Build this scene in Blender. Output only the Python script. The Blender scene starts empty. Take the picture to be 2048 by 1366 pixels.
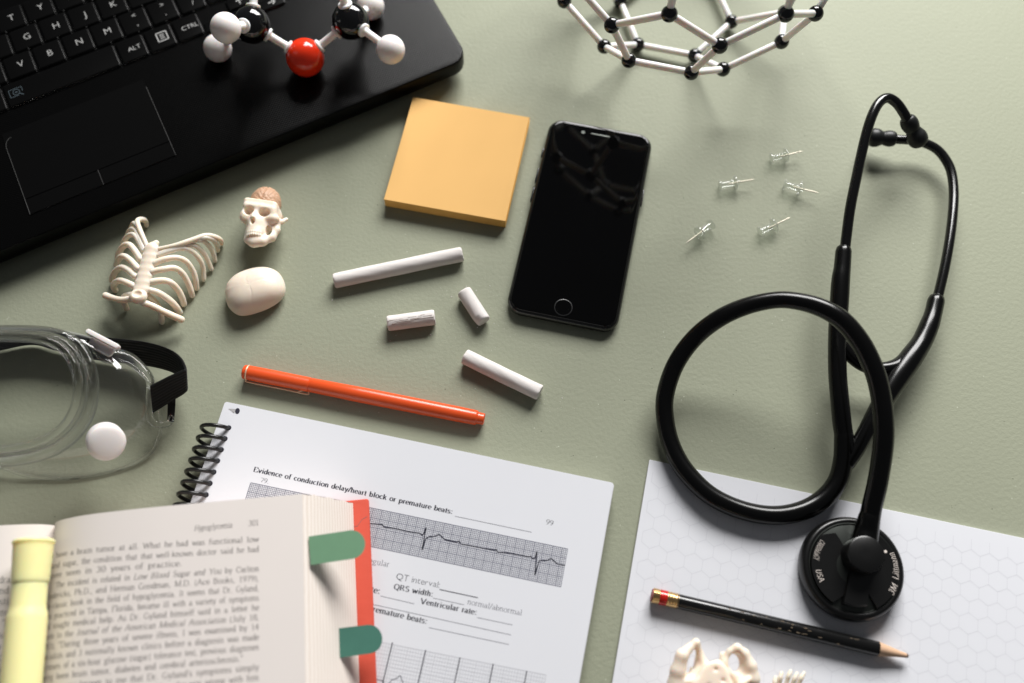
import bpy, math, random
import numpy as np
from math import sin, cos, pi, radians
from mathutils import Vector, Matrix

random.seed(7)
rng = np.random.default_rng(11)
sc = bpy.context.scene
COL = sc.collection

# ------------------------------------------------------------------ camera, light, exposure
H, TH, F = 0.50765, 0.36943, 1847.25          # camera height (m), tilt from straight down, focal length in px of a 2048 px wide frame
cam_d = bpy.data.cameras.new('camera')
cam = bpy.data.objects.new('camera', cam_d); COL.objects.link(cam)
cam.location = (0, 0, H); cam.rotation_euler = (TH, 0, 0)
cam_d.sensor_width = 36; cam_d.lens = F / 2048 * 36
cam_d.clip_start = 0.01; cam_d.clip_end = 50
cam_d.dof.use_dof = True; cam_d.dof.focus_distance = 0.528; cam_d.dof.aperture_fstop = 3.2
cam_d.dof.aperture_blades = 9
sc.camera = cam

w = bpy.data.worlds.new('World'); sc.world = w; w.use_nodes = True
bg = w.node_tree.nodes['Background']; bg.inputs[0].default_value = (0.92, 0.95, 1.0, 1); bg.inputs[1].default_value = 0.085

def area(name, loc, target, sx, sy, power, col):
    l = bpy.data.lights.new(name, 'AREA'); l.shape = 'RECTANGLE'; l.size = sx; l.size_y = sy; l.energy = power; l.color = col
    o = bpy.data.objects.new(name, l); COL.objects.link(o); o.location = loc
    o.rotation_euler = (Vector(target) - Vector(loc)).to_track_quat('-Z', 'Y').to_euler()
    return o
# the window beyond the far right edge of the table, two sashes
area('window_light', (0.16, 1.45, 0.96), (0.16, 0.2, 0.96), 0.52, 0.84, 38.5, (1, 0.987, 0.968))
area('window_light', (0.72, 1.45, 0.96), (0.72, 0.2, 0.96), 0.52, 0.84, 38.5, (1, 0.987, 0.968))

sc.view_settings.view_transform = 'Standard'; sc.view_settings.look = 'None'
sc.view_settings.exposure = 0.0; sc.view_settings.gamma = 1.0; sc.view_settings.use_curve_mapping = False
sc.render.engine = 'CYCLES'
sc.cycles.max_bounces = 10; sc.cycles.transparent_max_bounces = 24; sc.cycles.transmission_bounces = 10
sc.cycles.caustics_reflective = False; sc.cycles.caustics_refractive = False

# ------------------------------------------------------------------ helpers
def at(px, py, z=0.0):
    X = (px - 1024) / F; Y = -(py - 683) / F
    d = np.array([X, Y * cos(TH) + sin(TH), Y * sin(TH) - cos(TH)])
    return np.array([0, 0, H]) + (z - H) / d[2] * d

def scale_at(px, py, z):
    """pixels per metre at that place"""
    P = at(px, py, z); fw = P[1] * sin(TH) - (P[2] - H) * cos(TH)
    return F / fw

def lin(c):
    c = [x / 255 for x in c]
    return tuple((x / 12.92 if x < 0.04045 else ((x + 0.055) / 1.055) ** 2.4) for x in c)

MATS = {}
def mat(name, col, rough=0.5, metal=0.0, spec=0.5, bump=None, coat=0.0, sss=0.0, var=None, trans=0.0, ior=1.5, sheen=0.0, coat_rough=0.05, sss_r=0.002):
    m = bpy.data.materials.new(name); m.use_nodes = True; nt = m.node_tree; b = nt.nodes['Principled BSDF']
    b.inputs['Base Color'].default_value = (*col, 1); b.inputs['Roughness'].default_value = rough
    b.inputs['Metallic'].default_value = metal; b.inputs['Specular IOR Level'].default_value = spec
    b.inputs['Coat Weight'].default_value = coat; b.inputs['Coat Roughness'].default_value = coat_rough
    b.inputs['Transmission Weight'].default_value = trans; b.inputs['IOR'].default_value = ior
    b.inputs['Sheen Weight'].default_value = sheen
    if sss:
        b.inputs['Subsurface Weight'].default_value = sss; b.inputs['Subsurface Radius'].default_value = (sss_r * 1.6, sss_r, sss_r * 0.6); b.inputs['Subsurface Scale'].default_value = 1.0
    tc = nt.nodes.new('ShaderNodeTexCoord')
    if bump:
        prev = None
        for (sc_, st, dist) in bump:
            n = nt.nodes.new('ShaderNodeTexNoise'); n.inputs['Scale'].default_value = sc_; n.inputs['Detail'].default_value = 3
            nt.links.new(tc.outputs['Object'], n.inputs['Vector'])
            bp = nt.nodes.new('ShaderNodeBump'); bp.inputs['Strength'].default_value = st; bp.inputs['Distance'].default_value = dist
            nt.links.new(n.outputs['Fac'], bp.inputs['Height'])
            if prev: nt.links.new(prev.outputs[0], bp.inputs['Normal'])
            prev = bp
        nt.links.new(prev.outputs[0], b.inputs['Normal'])
    if var:
        sc_, amt = var
        n = nt.nodes.new('ShaderNodeTexNoise'); n.inputs['Scale'].default_value = sc_; n.inputs['Detail'].default_value = 5
        nt.links.new(tc.outputs['Object'], n.inputs['Vector'])
        mx = nt.nodes.new('ShaderNodeMix'); mx.data_type = 'RGBA'
        mx.inputs[6].default_value = (*[c * (1 - amt) for c in col], 1); mx.inputs[7].default_value = (*[min(1, c * (1 + amt)) for c in col], 1)
        nt.links.new(n.outputs['Fac'], mx.inputs[0]); nt.links.new(mx.outputs[2], b.inputs['Base Color'])
    MATS[name] = m
    return m

def thin_clear(name, tint=(0.95, 0.96, 0.96), edge=0.35, rough=0.04, base=0.0, milk=(0.62, 0.66, 0.66), gloss=0.5):
    """a thin clear plastic wall: mostly lets light through, reflects and goes milky at grazing angles"""
    m = bpy.data.materials.new(name); m.use_nodes = True; nt = m.node_tree; nt.nodes.clear()
    out = nt.nodes.new('ShaderNodeOutputMaterial')
    tr = nt.nodes.new('ShaderNodeBsdfTransparent'); tr.inputs[0].default_value = (*tint, 1)
    gl = nt.nodes.new('ShaderNodeBsdfGlossy'); gl.inputs['Roughness'].default_value = rough; gl.inputs[0].default_value = (1, 1, 1, 1)
    df = nt.nodes.new('ShaderNodeBsdfDiffuse'); df.inputs[0].default_value = (*milk, 1)
    lw = nt.nodes.new('ShaderNodeLayerWeight'); lw.inputs['Blend'].default_value = 0.5
    pw = nt.nodes.new('ShaderNodeMath'); pw.operation = 'POWER'; pw.inputs[1].default_value = 4
    ml = nt.nodes.new('ShaderNodeMath'); ml.operation = 'MULTIPLY_ADD'; ml.inputs[1].default_value = edge; ml.inputs[2].default_value = base
    nt.links.new(lw.outputs['Facing'], pw.inputs[0]); nt.links.new(pw.outputs[0], ml.inputs[0])
    m1 = nt.nodes.new('ShaderNodeMixShader'); nt.links.new(ml.outputs[0], m1.inputs[0]); nt.links.new(tr.outputs[0], m1.inputs[1]); nt.links.new(df.outputs[0], m1.inputs[2])
    p5 = nt.nodes.new('ShaderNodeMath'); p5.operation = 'POWER'; p5.inputs[1].default_value = 4.5; nt.links.new(lw.outputs['Facing'], p5.inputs[0])
    fr = nt.nodes.new('ShaderNodeMath'); fr.operation = 'MULTIPLY_ADD'; fr.inputs[1].default_value = gloss; fr.inputs[2].default_value = 0.05; nt.links.new(p5.outputs[0], fr.inputs[0])
    m2 = nt.nodes.new('ShaderNodeMixShader'); nt.links.new(fr.outputs[0], m2.inputs[0]); nt.links.new(m1.outputs[0], m2.inputs[1]); nt.links.new(gl.outputs[0], m2.inputs[2])
    nt.links.new(m2.outputs[0], out.inputs[0])
    MATS[name] = m; return m

def glassy(name, amount, col=(0.97, 0.985, 0.98), ior=1.45, rough=0.02):
    m = bpy.data.materials.new(name); m.use_nodes = True; nt = m.node_tree; nt.nodes.clear(); out = nt.nodes.new('ShaderNodeOutputMaterial')
    g = nt.nodes.new('ShaderNodeBsdfGlass'); g.inputs['IOR'].default_value = ior; g.inputs['Roughness'].default_value = rough; g.inputs[0].default_value = (*col, 1)
    t = nt.nodes.new('ShaderNodeBsdfTransparent'); mx = nt.nodes.new('ShaderNodeMixShader'); mx.inputs[0].default_value = amount
    nt.links.new(t.outputs[0], mx.inputs[1]); nt.links.new(g.outputs[0], mx.inputs[2]); nt.links.new(mx.outputs[0], out.inputs[0]); MATS[name] = m

class MB:
    def __init__(s): s.v = []; s.f = []; s.mi = []; s.mats = []; s.n = 0
    def add(s, verts, faces, m):
        if m not in s.mats: s.mats.append(m)
        k = s.mats.index(m); verts = np.asarray(verts, float).reshape(-1, 3)
        s.v.append(verts); s.f += [tuple(int(i) + s.n for i in f) for f in faces]; s.mi += [k] * len(faces); s.n += len(verts)
        return s
    def build(s, name, parent=None, loc=None, smooth=40):
        me = bpy.data.meshes.new(name)
        V = np.vstack(s.v)
        if parent is not None: org = np.array(parent['_org'])
        else: org = np.array(loc if loc is not None else (0, 0, 0), float)
        me.from_pydata((V - org).tolist(), [], s.f); 
        for m in s.mats: me.materials.append(MATS[m])
        me.polygons.foreach_set('material_index', s.mi)
        if smooth:
            me.polygons.foreach_set('use_smooth', [True] * len(me.polygons)); me.set_sharp_from_angle(angle=radians(smooth))
        me.update()
        o = bpy.data.objects.new(name, me); COL.objects.link(o)
        if parent is not None: o.parent = parent
        else: o.location = org
        o['_org'] = [float(x) for x in org]
        return o

def tag(o, label=None, cat=None, group=None, kind=None):
    for k, x in (('label', label), ('category', cat), ('group', group), ('kind', kind)):
        if x: o[k] = x
    return o
def thing(name, loc, label, cat, group=None):
    o = bpy.data.objects.new(name, None); COL.objects.link(o); o.empty_display_size = 0.01
    o.location = loc; o['_org'] = [float(x) for x in loc]
    return tag(o, label, cat, group)

def loft(mb, rings, m, closed=True, cap0=True, cap1=True, flip=False):
    rings = [np.asarray(r, float) for r in rings]; n = len(rings[0]); V = np.vstack(rings); fs = []
    for i in range(len(rings) - 1):
        for j in range(n if closed else n - 1):
            a = i * n + j; b = i * n + (j + 1) % n
            fs.append((a, b, b + n, a + n) if not flip else (a, a + n, b + n, b))
    if cap0: fs.append(tuple(range(n))[::-1] if not flip else tuple(range(n)))
    if cap1: 
        t = tuple(range((len(rings) - 1) * n, len(rings) * n)); fs.append(t if not flip else t[::-1])
    mb.add(V, fs, m); return mb

def rrect(wd, ln, r, inset=0.0, seg=8):
    """counter-clockwise rounded rectangle centred on the origin"""
    wd -= 2 * inset; ln -= 2 * inset; r = max(r - inset, 1e-5); P = []
    for cx, cy, a0 in ((wd/2 - r, ln/2 - r, 0), (-wd/2 + r, ln/2 - r, 90), (-wd/2 + r, -ln/2 + r, 180), (wd/2 - r, -ln/2 + r, 270)):
        for k in range(seg + 1):
            a = radians(a0 + 90 * k / seg); P.append((cx + r * cos(a), cy + r * sin(a)))
    return np.array(P)

def xf(P, c, a, z=None):
    P = np.asarray(P, float); 
    if P.shape[1] == 2: P = np.c_[P, np.zeros(len(P))]
    R = np.array([[cos(a), -sin(a), 0], [sin(a), cos(a), 0], [0, 0, 1]])
    Q = P @ R.T + np.array([c[0], c[1], 0 if len(c) < 3 else c[2]])
    if z is not None: Q[:, 2] = z
    return Q

def slab(mb, c, a, wd, ln, z0, z1, r, bev, m, seg=8, bseg=4):
    rings = []
    for k in range(bseg + 1):
        t = pi/2 * k / bseg; rings.append(xf(rrect(wd, ln, r, bev * (1 - sin(t)), seg), c, a, z0 + bev * (1 - cos(t))))
    for k in range(bseg + 1):
        t = pi/2 * k / bseg; rings.append(xf(rrect(wd, ln, r, bev * (1 - cos(t)), seg), c, a, z1 - bev * (1 - sin(t))))
    return loft(mb, rings, m)

def crom(P, n):
    """Catmull-Rom through the points (any dimension), n samples per span"""
    P = np.asarray(P, float); Q = np.vstack([2*P[0] - P[1], P, 2*P[-1] - P[-2]]); out = []
    for i in range(1, len(Q) - 2):
        for k in range(n):
            t = k / n; a, b, c, d = Q[i-1], Q[i], Q[i+1], Q[i+2]
            out.append(0.5 * (2*b + (c - a)*t + (2*a - 5*b + 4*c - d)*t*t + (3*b - a - 3*c + d)*t**3))
    out.append(P[-1]); return np.array(out)

def tube(mb, P, R, m, seg=16, n=6, smoothpath=True, round0=True, round1=True, flat=1.0):
    """swept tube; P points, R radius or list; flat = height over width of the section"""
    P = np.asarray(P, float); R = np.full(len(P), R, float) if np.isscalar(R) else np.asarray(R, float)
    if smoothpath and len(P) > 2:
        Q = crom(np.c_[P, R], n); P, R = Q[:, :3], Q[:, 3]
    T = np.gradient(P, axis=0); T /= np.linalg.norm(T, axis=1)[:, None] + 1e-12
    up = np.array([0, 0, 1.0]); 
    if abs(T[0] @ up) > 0.9: up = np.array([0, 1.0, 0])
    s = np.cross(T[0], up); s /= np.linalg.norm(s); rings = []
    def ring(c, s_, t_, r):
        u_ = np.cross(s_, t_); a = np.arange(seg) * 2 * pi / seg
        return c + r * (np.cos(a)[:, None] * s_ + flat * np.sin(a)[:, None] * u_)
    S = []
    for i in range(len(P)):
        s = s - T[i] * (s @ T[i]); s /= np.linalg.norm(s); S.append(s.copy())
    if round0:
        for k in (3, 2, 1):
            a = pi/2 * k / 3.2; rings.append(ring(P[0] - T[0] * R[0] * sin(a), S[0], T[0], R[0] * cos(a)))
    for i in range(len(P)): rings.append(ring(P[i], S[i], T[i], R[i]))
    if round1:
        for k in (1, 2, 3):
            a = pi/2 * k / 3.2; rings.append(ring(P[-1] + T[-1] * R[-1] * sin(a), S[-1], T[-1], R[-1] * cos(a)))
    return loft(mb, rings, m, flip=True)

def lathe(mb, A, B, prof, m, seg=32, cap0=True, cap1=True, wob=None):
    """surface of revolution about the line A->B; prof = [(t in metres along, radius)]"""
    A = np.asarray(A, float); B = np.asarray(B, float); d = B - A; d /= np.linalg.norm(d)
    up = np.array([0, 0, 1.0]) if abs(d[2]) < 0.9 else np.array([1.0, 0, 0])
    s = np.cross(d, up); s /= np.linalg.norm(s); u = np.cross(s, d); a = np.arange(seg) * 2 * pi / seg
    rings = []
    for k, (t, r) in enumerate(prof):
        rr = np.full(seg, r) if wob is None else r * wob(t, a)
        rings.append(A + d * t + rr[:, None] * (np.cos(a)[:, None] * s + np.sin(a)[:, None] * u))
    return loft(mb, rings, m, cap0=cap0, cap1=cap1, flip=True)

def ball(mb, c, r, m, seg=32, rings=16):
    prof = [(r - r * cos(pi * k / rings), max(r * sin(pi * k / rings), 1e-6)) for k in range(rings + 1)]
    return lathe(mb, np.asarray(c) - np.array([0, 0, r]), np.asarray(c) + np.array([0, 0, r]), prof, m, seg)

def strip(mb, P, wd, m, z=None):
    """flat printed line: P polyline (n,3), width wd"""
    P = np.asarray(P, float); T = np.gradient(P, axis=0); T /= np.linalg.norm(T, axis=1)[:, None]
    N = np.c_[-T[:, 1], T[:, 0], np.zeros(len(P))] * wd / 2
    V = np.vstack([P - N, P + N]); n = len(P)
    return mb.add(V, [(i, i + 1, n + i + 1, n + i) for i in range(n - 1)], m)

# signed distance modelling (numpy), meshed with surface nets
def smin(a, b, k): h = np.clip(0.5 + 0.5 * (b - a) / k, 0, 1); return b * (1 - h) + a * h - k * h * (1 - h)
def smax(a, b, k): return -smin(-a, -b, k)
def ell(P, c, r):
    q = [(P[i] - c[i]) / r[i] for i in range(3)]; k0 = np.sqrt(q[0]**2 + q[1]**2 + q[2]**2) + 1e-9
    k1 = np.sqrt(sum((q[i] / r[i])**2 for i in range(3))) + 1e-9
    return k0 * (k0 - 1) / k1
def caps(P, a, b, ra, rb=None):
    rb = ra if rb is None else rb
    d = [b[i] - a[i] for i in range(3)]; L = sum(x * x for x in d) + 1e-12
    t = np.clip(sum((P[i] - a[i]) * d[i] for i in range(3)) / L, 0, 1)
    return np.sqrt(sum((P[i] - a[i] - t * d[i])**2 for i in range(3))) - (ra + (rb - ra) * t)
def chain(P, pts, r, k=1.0):
    o = None
    for i in range(len(pts) - 1):
        c = caps(P, pts[i], pts[i+1], r if np.isscalar(r) else r[i], None if np.isscalar(r) else r[i+1])
        o = c if o is None else smin(o, c, k)
    return o
def rbox(P, c, h, r):
    q = [np.abs(P[i] - c[i]) - h[i] + r for i in range(3)]
    return np.sqrt(sum(np.maximum(x, 0)**2 for x in q)) + np.minimum(np.maximum(q[0], np.maximum(q[1], q[2])), 0) - r

def nets(f, lo, hi, h, it=2):
    ax = [np.arange(lo[i], hi[i] + h, h) for i in range(3)]
    G = np.meshgrid(*ax, indexing='ij'); D = f(G).astype(np.float32)
    n = D.shape; s = D < 0
    c = np.zeros([k - 1 for k in n], int)
    for dx in (0, 1):
        for dy in (0, 1):
            for dz in (0, 1): c += s[dx:n[0]-1+dx, dy:n[1]-1+dy, dz:n[2]-1+dz]
    act = (c > 0) & (c < 8); idx = -np.ones(act.shape, int); ci = np.argwhere(act); idx[act] = np.arange(len(ci))
    acc = np.zeros((len(ci), 3)); cnt = np.zeros(len(ci))
    for axs in range(3):
        o1, o2 = [k for k in range(3) if k != axs]
        for u in (0, 1):
            for v in (0, 1):
                p = ci.copy(); p[:, o1] += u; p[:, o2] += v; q = p.copy(); q[:, axs] += 1
                d0 = D[p[:, 0], p[:, 1], p[:, 2]]; d1 = D[q[:, 0], q[:, 1], q[:, 2]]
                ok = (d0 < 0) != (d1 < 0); t = d0 / (d0 - d1 + 1e-20)
                pt = p.astype(float); pt[:, axs] += t
                acc[ok] += pt[ok]; cnt[ok] += 1
    V = acc / cnt[:, None] * h + np.array(lo); faces = []
    for axs in range(3):
        o1, o2 = (axs + 1) % 3, (axs + 2) % 3
        sl0 = [slice(None)] * 3; sl1 = [slice(None)] * 3; sl0[axs] = slice(0, -1); sl1[axs] = slice(1, None)
        ch = s[tuple(sl0)] != s[tuple(sl1)]; e = np.argwhere(ch)
        e = e[(e[:, o1] > 0) & (e[:, o2] > 0) & (e[:, o1] < n[o1]-1) & (e[:, o2] < n[o2]-1)]
        def cid(a, b):
            q = e.copy(); q[:, o1] -= a; q[:, o2] -= b; return idx[q[:, 0], q[:, 1], q[:, 2]]
        quad = np.stack([cid(1, 1), cid(0, 1), cid(0, 0), cid(1, 0)], 1)
        fl = ~s[e[:, 0], e[:, 1], e[:, 2]]; quad[fl] = quad[fl][:, ::-1]
        faces.append(quad)
    Fq = np.vstack(faces)
    # light smoothing
    E = np.vstack([Fq[:, [0, 1]], Fq[:, [1, 2]], Fq[:, [2, 3]], Fq[:, [3, 0]]])
    for _ in range(it):
        S = np.zeros_like(V); C = np.zeros(len(V)); np.add.at(S, E[:, 0], V[E[:, 1]]); np.add.at(C, E[:, 0], 1)
        np.add.at(S, E[:, 1], V[E[:, 0]]); np.add.at(C, E[:, 1], 1); V = 0.5 * V + 0.5 * S / np.maximum(C, 1)[:, None]
    return V, Fq.tolist()

# ------------------------------------------------------------------ lettering
def arc(cx, cy, rx, ry, a0, a1, n=12): return [(cx + rx * cos(radians(a0 + (a1 - a0) * k / n)), cy + ry * sin(radians(a0 + (a1 - a0) * k / n))) for k in range(n + 1)]
def L(*p): return [(p[i], p[i+1]) for i in range(0, len(p), 2)]
def sf(x, y, w_=0.15): return [(x - w_/2, y), (x + w_/2, y)]
def stm(x, y0, y1, t=1, b=1, w_=0.17):
    o = [L(x, y0, x, y1)]
    if b: o.append(sf(x, y0 + 0.012, w_))
    if t: o.append([(x - w_/2, y1 - 0.025), (x, y1 - 0.012)] if y1 != 0.66 else sf(x, y1 - 0.012, w_))
    return o
EL = lambda cx, cy, rx, ry: [arc(cx, cy, rx, ry, 0, 360, 20)]
SER = {
 'a': (.44, [arc(.19,.31,.12,.12,150,0)+[(.31,.06),(.36,.02),(.42,.04)]] + EL(.18,.12,.13,.115)),
 'b': (.5, stm(.1,0,.68,1,0) + EL(.27,.22,.16,.215)), 'c': (.44, [arc(.25,.225,.18,.215,45,315)]),
 'd': (.5, stm(.39,0,.68) + EL(.22,.22,.16,.215)), 'e': (.44, [arc(.23,.225,.18,.215,0,315), L(.06,.24,.41,.24)]),
 'f': (.33, stm(.14,0,.55,0) + [arc(.26,.55,.12,.13,180,50), L(.03,.44,.28,.44)]),
 'g': (.5, EL(.22,.3,.14,.14) + EL(.23,-.1,.18,.09) + [L(.15,.17,.11,.07,.3,.0), L(.34,.4,.45,.42)]),
 'h': (.5, stm(.1,0,.68) + stm(.38,0,.3,0) + [arc(.25,.3,.13,.15,175,0)]), 'i': (.28, stm(.14,0,.45) + [L(.14,.59,.14,.66)]),
 'j': (.28, [L(.17,.45,.17,-.1)] + [arc(.08,-.1,.09,.1,0,-110)]), 'k': (.5, stm(.1,0,.68) + [L(.12,.2,.36,.43), L(.22,.29,.42,.01), sf(.36,.44), sf(.42,.01)]),
 'l': (.28, stm(.14,0,.68)), 'm': (.78, stm(.1,0,.45) + stm(.38,0,.3,0) + stm(.66,0,.3,0) + [arc(.24,.3,.14,.15,175,0), arc(.52,.3,.14,.15,175,0)]),
 'n': (.5, stm(.1,0,.45) + stm(.38,0,.3,0) + [arc(.25,.3,.13,.15,175,0)]), 'o': (.5, EL(.25,.225,.19,.22)),
 'p': (.5, stm(.1,-.22,.45) + EL(.27,.22,.16,.215)), 'q': (.5, stm(.39,-.22,.45,0) + EL(.22,.22,.16,.215)),
 'r': (.34, stm(.1,0,.45) + [arc(.22,.32,.12,.12,165,50)]), 's': (.39, [arc(.19,.335,.12,.11,25,265) + arc(.19,.115,.13,.11,85,-155)]),
 't': (.29, [L(.13,.57,.13,.09) + arc(.2,.08,.07,.08,180,300), L(.02,.44,.25,.44)]),
 'u': (.5, stm(.1,.15,.45,1,0) + stm(.39,0,.45) + [arc(.24,.15,.14,.15,180,350)]),
 'v': (.48, [L(.06,.44,.24,.0,.42,.44), sf(.07,.44), sf(.42,.44)]), 'w': (.7, [L(.05,.44,.2,0,.35,.4,.5,0,.65,.44), sf(.06,.44), sf(.64,.44)]),
 'x': (.48, [L(.06,.44,.42,0), L(.4,.44,.06,0), sf(.07,.44), sf(.41,.44), sf(.07,.01), sf(.42,.01)]),
 'y': (.48, [L(.06,.44,.25,.02), L(.42,.44,.2,-.14,.1,-.21), sf(.07,.44), sf(.42,.44)]), 'z': (.44, [L(.06,.35,.06,.44,.38,.44,.05,.01,.39,.01,.39,.1)]),
 'A': (.7, [L(.06,.01,.34,.66,.62,.01), L(.16,.23,.51,.23), sf(.07,.01), sf(.62,.01)]), 'B': (.62, stm(.12,0,.66) + [L(.12,.65,.3,.65) + arc(.3,.5,.16,.15,90,-90) + [(.12,.35)], L(.12,.35,.32,.35) + arc(.32,.18,.19,.17,90,-90) + [(.12,.01)]]),
 'C': (.66, [arc(.35,.33,.28,.33,40,320), L(.57,.45,.57,.62)]), 'D': (.7, stm(.12,0,.66) + [L(.12,.65,.3,.65) + arc(.3,.33,.32,.32,90,-90) + [(.12,.01)]]),
 'E': (.6, stm(.12,0,.66) + [L(.12,.65,.52,.65,.52,.5), L(.12,.35,.4,.35), L(.12,.01,.55,.01,.56,.17)]), 'F': (.56, stm(.12,0,.66) + [L(.12,.65,.5,.65,.5,.5), L(.12,.35,.38,.35)]),
 'G': (.7, [arc(.35,.33,.28,.33,45,330), L(.58,.06,.58,.28), sf(.58,.28,.2)]), 'H': (.7, stm(.13,0,.66) + stm(.57,0,.66) + [L(.13,.35,.57,.35)]),
 'I': (.34, stm(.17,0,.66)), 'J': (.4, [L(.25,.66,.25,.12) + arc(.16,.12,.09,.12,0,-150), sf(.25,.65)]), 'L': (.58, stm(.12,0,.66) + [L(.12,.01,.53,.01,.54,.18)]),
 'M': (.86, stm(.12,0,.66) + stm(.74,0,.66) + [L(.12,.66,.42,.02,.74,.66)]), 'P': (.56, stm(.12,0,.66) + [L(.12,.65,.3,.65) + arc(.3,.48,.18,.17,90,-90) + [(.12,.31)]]),
 'Q': (.7, EL(.35,.33,.29,.33) + [L(.34,.06,.62,-.13)]), 'R': (.66, stm(.12,0,.66) + [L(.12,.65,.3,.65) + arc(.3,.49,.17,.16,90,-90) + [(.12,.33)], L(.3,.33,.6,.01)]),
 'S': (.54, [arc(.27,.5,.18,.16,30,265) + arc(.27,.17,.19,.17,88,-155)]), 'T': (.6, stm(.3,0,.66,0) + [L(.05,.52,.05,.65,.55,.65,.55,.52)]),
 'U': (.7, [L(.12,.66,.12,.25) + arc(.34,.25,.22,.25,180,360) + [(.56,.66)], sf(.12,.65), sf(.56,.65)]), 'V': (.7, [L(.06,.65,.35,.0,.64,.65), sf(.08,.65), sf(.62,.65)]),
 'W': (.92, [L(.05,.65,.27,0,.46,.6,.66,0,.88,.65), sf(.06,.65), sf(.86,.65)]), 'Y': (.68, stm(.34,0,.3,0) + [L(.06,.65,.34,.3,.62,.65), sf(.08,.65), sf(.6,.65)]),
 '0': (.5, EL(.25,.33,.19,.33)), '1': (.5, [L(.13,.58,.26,.65,.26,.01), sf(.26,.01,.22)]), '2': (.5, [arc(.24,.47,.17,.18,160,-10) + [(.07,.03),(.42,.03)]]),
 '3': (.5, [arc(.22,.5,.15,.15,150,-80) + arc(.21,.18,.18,.18,80,-150)]), '4': (.5, [L(.33,0,.33,.65,.04,.18,.45,.18)]), '5': (.5, [L(.42,.64,.17,.64,.13,.38) + arc(.22,.2,.19,.2,100,-150)]),
 '6': (.5, EL(.25,.2,.18,.2) + [arc(.42,.22,.35,.44,180,100)]), '7': (.5, [L(.06,.6,.06,.64,.44,.64,.2,0)]), '8': (.5, EL(.25,.49,.15,.16) + EL(.25,.17,.19,.17)),
 '9': (.5, EL(.25,.46,.18,.19) + [arc(.08,.44,.35,.44,0,-80)]), '.': (.25, [L(.12,0,.12,.08)]), ',': (.25, [L(.12,.05,.13,-.02,.07,-.12)]), ':': (.28, [L(.14,.0,.14,.08), L(.14,.36,.14,.44)]),
 '/': (.3, [L(.0,-.02,.28,.68)]), '(': (.33, [arc(.33,.24,.23,.46,130,230)]), ')': (.33, [arc(0,.24,.23,.46,50,-50)]), '-': (.33, [L(.05,.24,.28,.24)]), "'": (.2, [L(.1,.66,.09,.5)]),
 '"': (.4, [L(.12,.66,.1,.5), L(.26,.66,.24,.5)]), ' ': (.33, []), ';': (.28, [L(.12,.05,.13,-.02,.07,-.12), L(.14,.36,.14,.44)]),
}
def ser_glyph(ch, bold, light=False):
    wd, st = SER.get(ch, SER['o']); V = []; Fc = []
    thick, thin = (0.084, 0.024) if bold else (0.040, 0.015)
    st2 = []
    for p in st:
        cur = [p[0]]
        for i in range(1, len(p)):
            cur.append(p[i])
            if i < len(p) - 1:
                a_ = np.subtract(p[i], p[i-1]); b_ = np.subtract(p[i+1], p[i])
                if a_ @ b_ < .62 * np.linalg.norm(a_) * np.linalg.norm(b_): st2.append(cur); cur = [p[i]]
        st2.append(cur)
    for p in st2:
        P = np.array(p, float)
        if len(P) < 2: continue
        T = np.gradient(P, axis=0); T /= np.linalg.norm(T, axis=1)[:, None] + 1e-9
        hw = thin + (thick - thin) * np.abs(T[:, 1]) ** 1.3
        hw = np.maximum(hw, thin); N = np.c_[-T[:, 1], T[:, 0]] * hw[:, None]; b = len(V); n = len(P)
        V += (P - N).tolist() + (P + N).tolist(); Fc += [(b+i, b+i+1, b+n+i+1, b+n+i) for i in range(n-1)]
    return wd * (1.06 if bold else 1), np.array(V).reshape(-1, 2), Fc
_sans = {}
def sans_glyph(ch):
    if ch not in _sans:
        c = bpy.data.curves.new('t', 'FONT'); c.body = 'I' + ch + 'I' if ch == ' ' else ch; c.resolution_u = 3; c.offset = -0.014
        o = bpy.data.objects.new('t', c); COL.objects.link(o); bpy.context.view_layer.update()
        me = bpy.data.meshes.new_from_object(o.evaluated_get(bpy.context.evaluated_depsgraph_get()))
        V = np.array([v.co[:2] for v in me.vertices]).reshape(-1, 2); Fc = [tuple(p.vertices) for p in me.polygons]
        bpy.data.objects.remove(o); bpy.data.curves.remove(c); bpy.data.meshes.remove(me)
        if ch == ' ': _sans[ch] = (0.28, np.zeros((0, 2)), [])
        else:
            x0, x1 = V[:, 0].min(), V[:, 0].max(); V = V - [x0 - 0.04, 0]; _sans[ch] = (x1 - x0 + 0.09, V, Fc)
    return _sans[ch]
def text2d(s, font='serif', bold=False, italic=False, track=0.0):
    x = 0; V = []; Fc = []; n = 0; X0 = []
    for ch in s:
        wd, v, f = sans_glyph(ch) if font == 'sans' else ser_glyph(ch, bold)
        if len(v):
            v = v.copy()
            if italic: v[:, 0] += 0.22 * v[:, 1]
            V.append(v + [x, 0]); Fc += [tuple(i + n for i in q) for q in f]; n += len(v)
        X0.append(x); x += wd + track
    return (np.vstack(V) if V else np.zeros((0, 2))), Fc, x - track
def put_text(mb, s, P0, P1, m, lift=0.00004, hs=1.0, **kw):
    V, Fc, wd = text2d(s, **kw); P0 = np.asarray(P0); P1 = np.asarray(P1); e = P1 - P0; Ln = np.linalg.norm(e); e = e / Ln; k = Ln / wd
    u = np.cross([0, 0, 1], e); Q = P0 + k * (V[:, :1] * e + hs * V[:, 1:2] * u) + [0, 0, lift]
    mb.add(Q, Fc, m)

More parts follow.
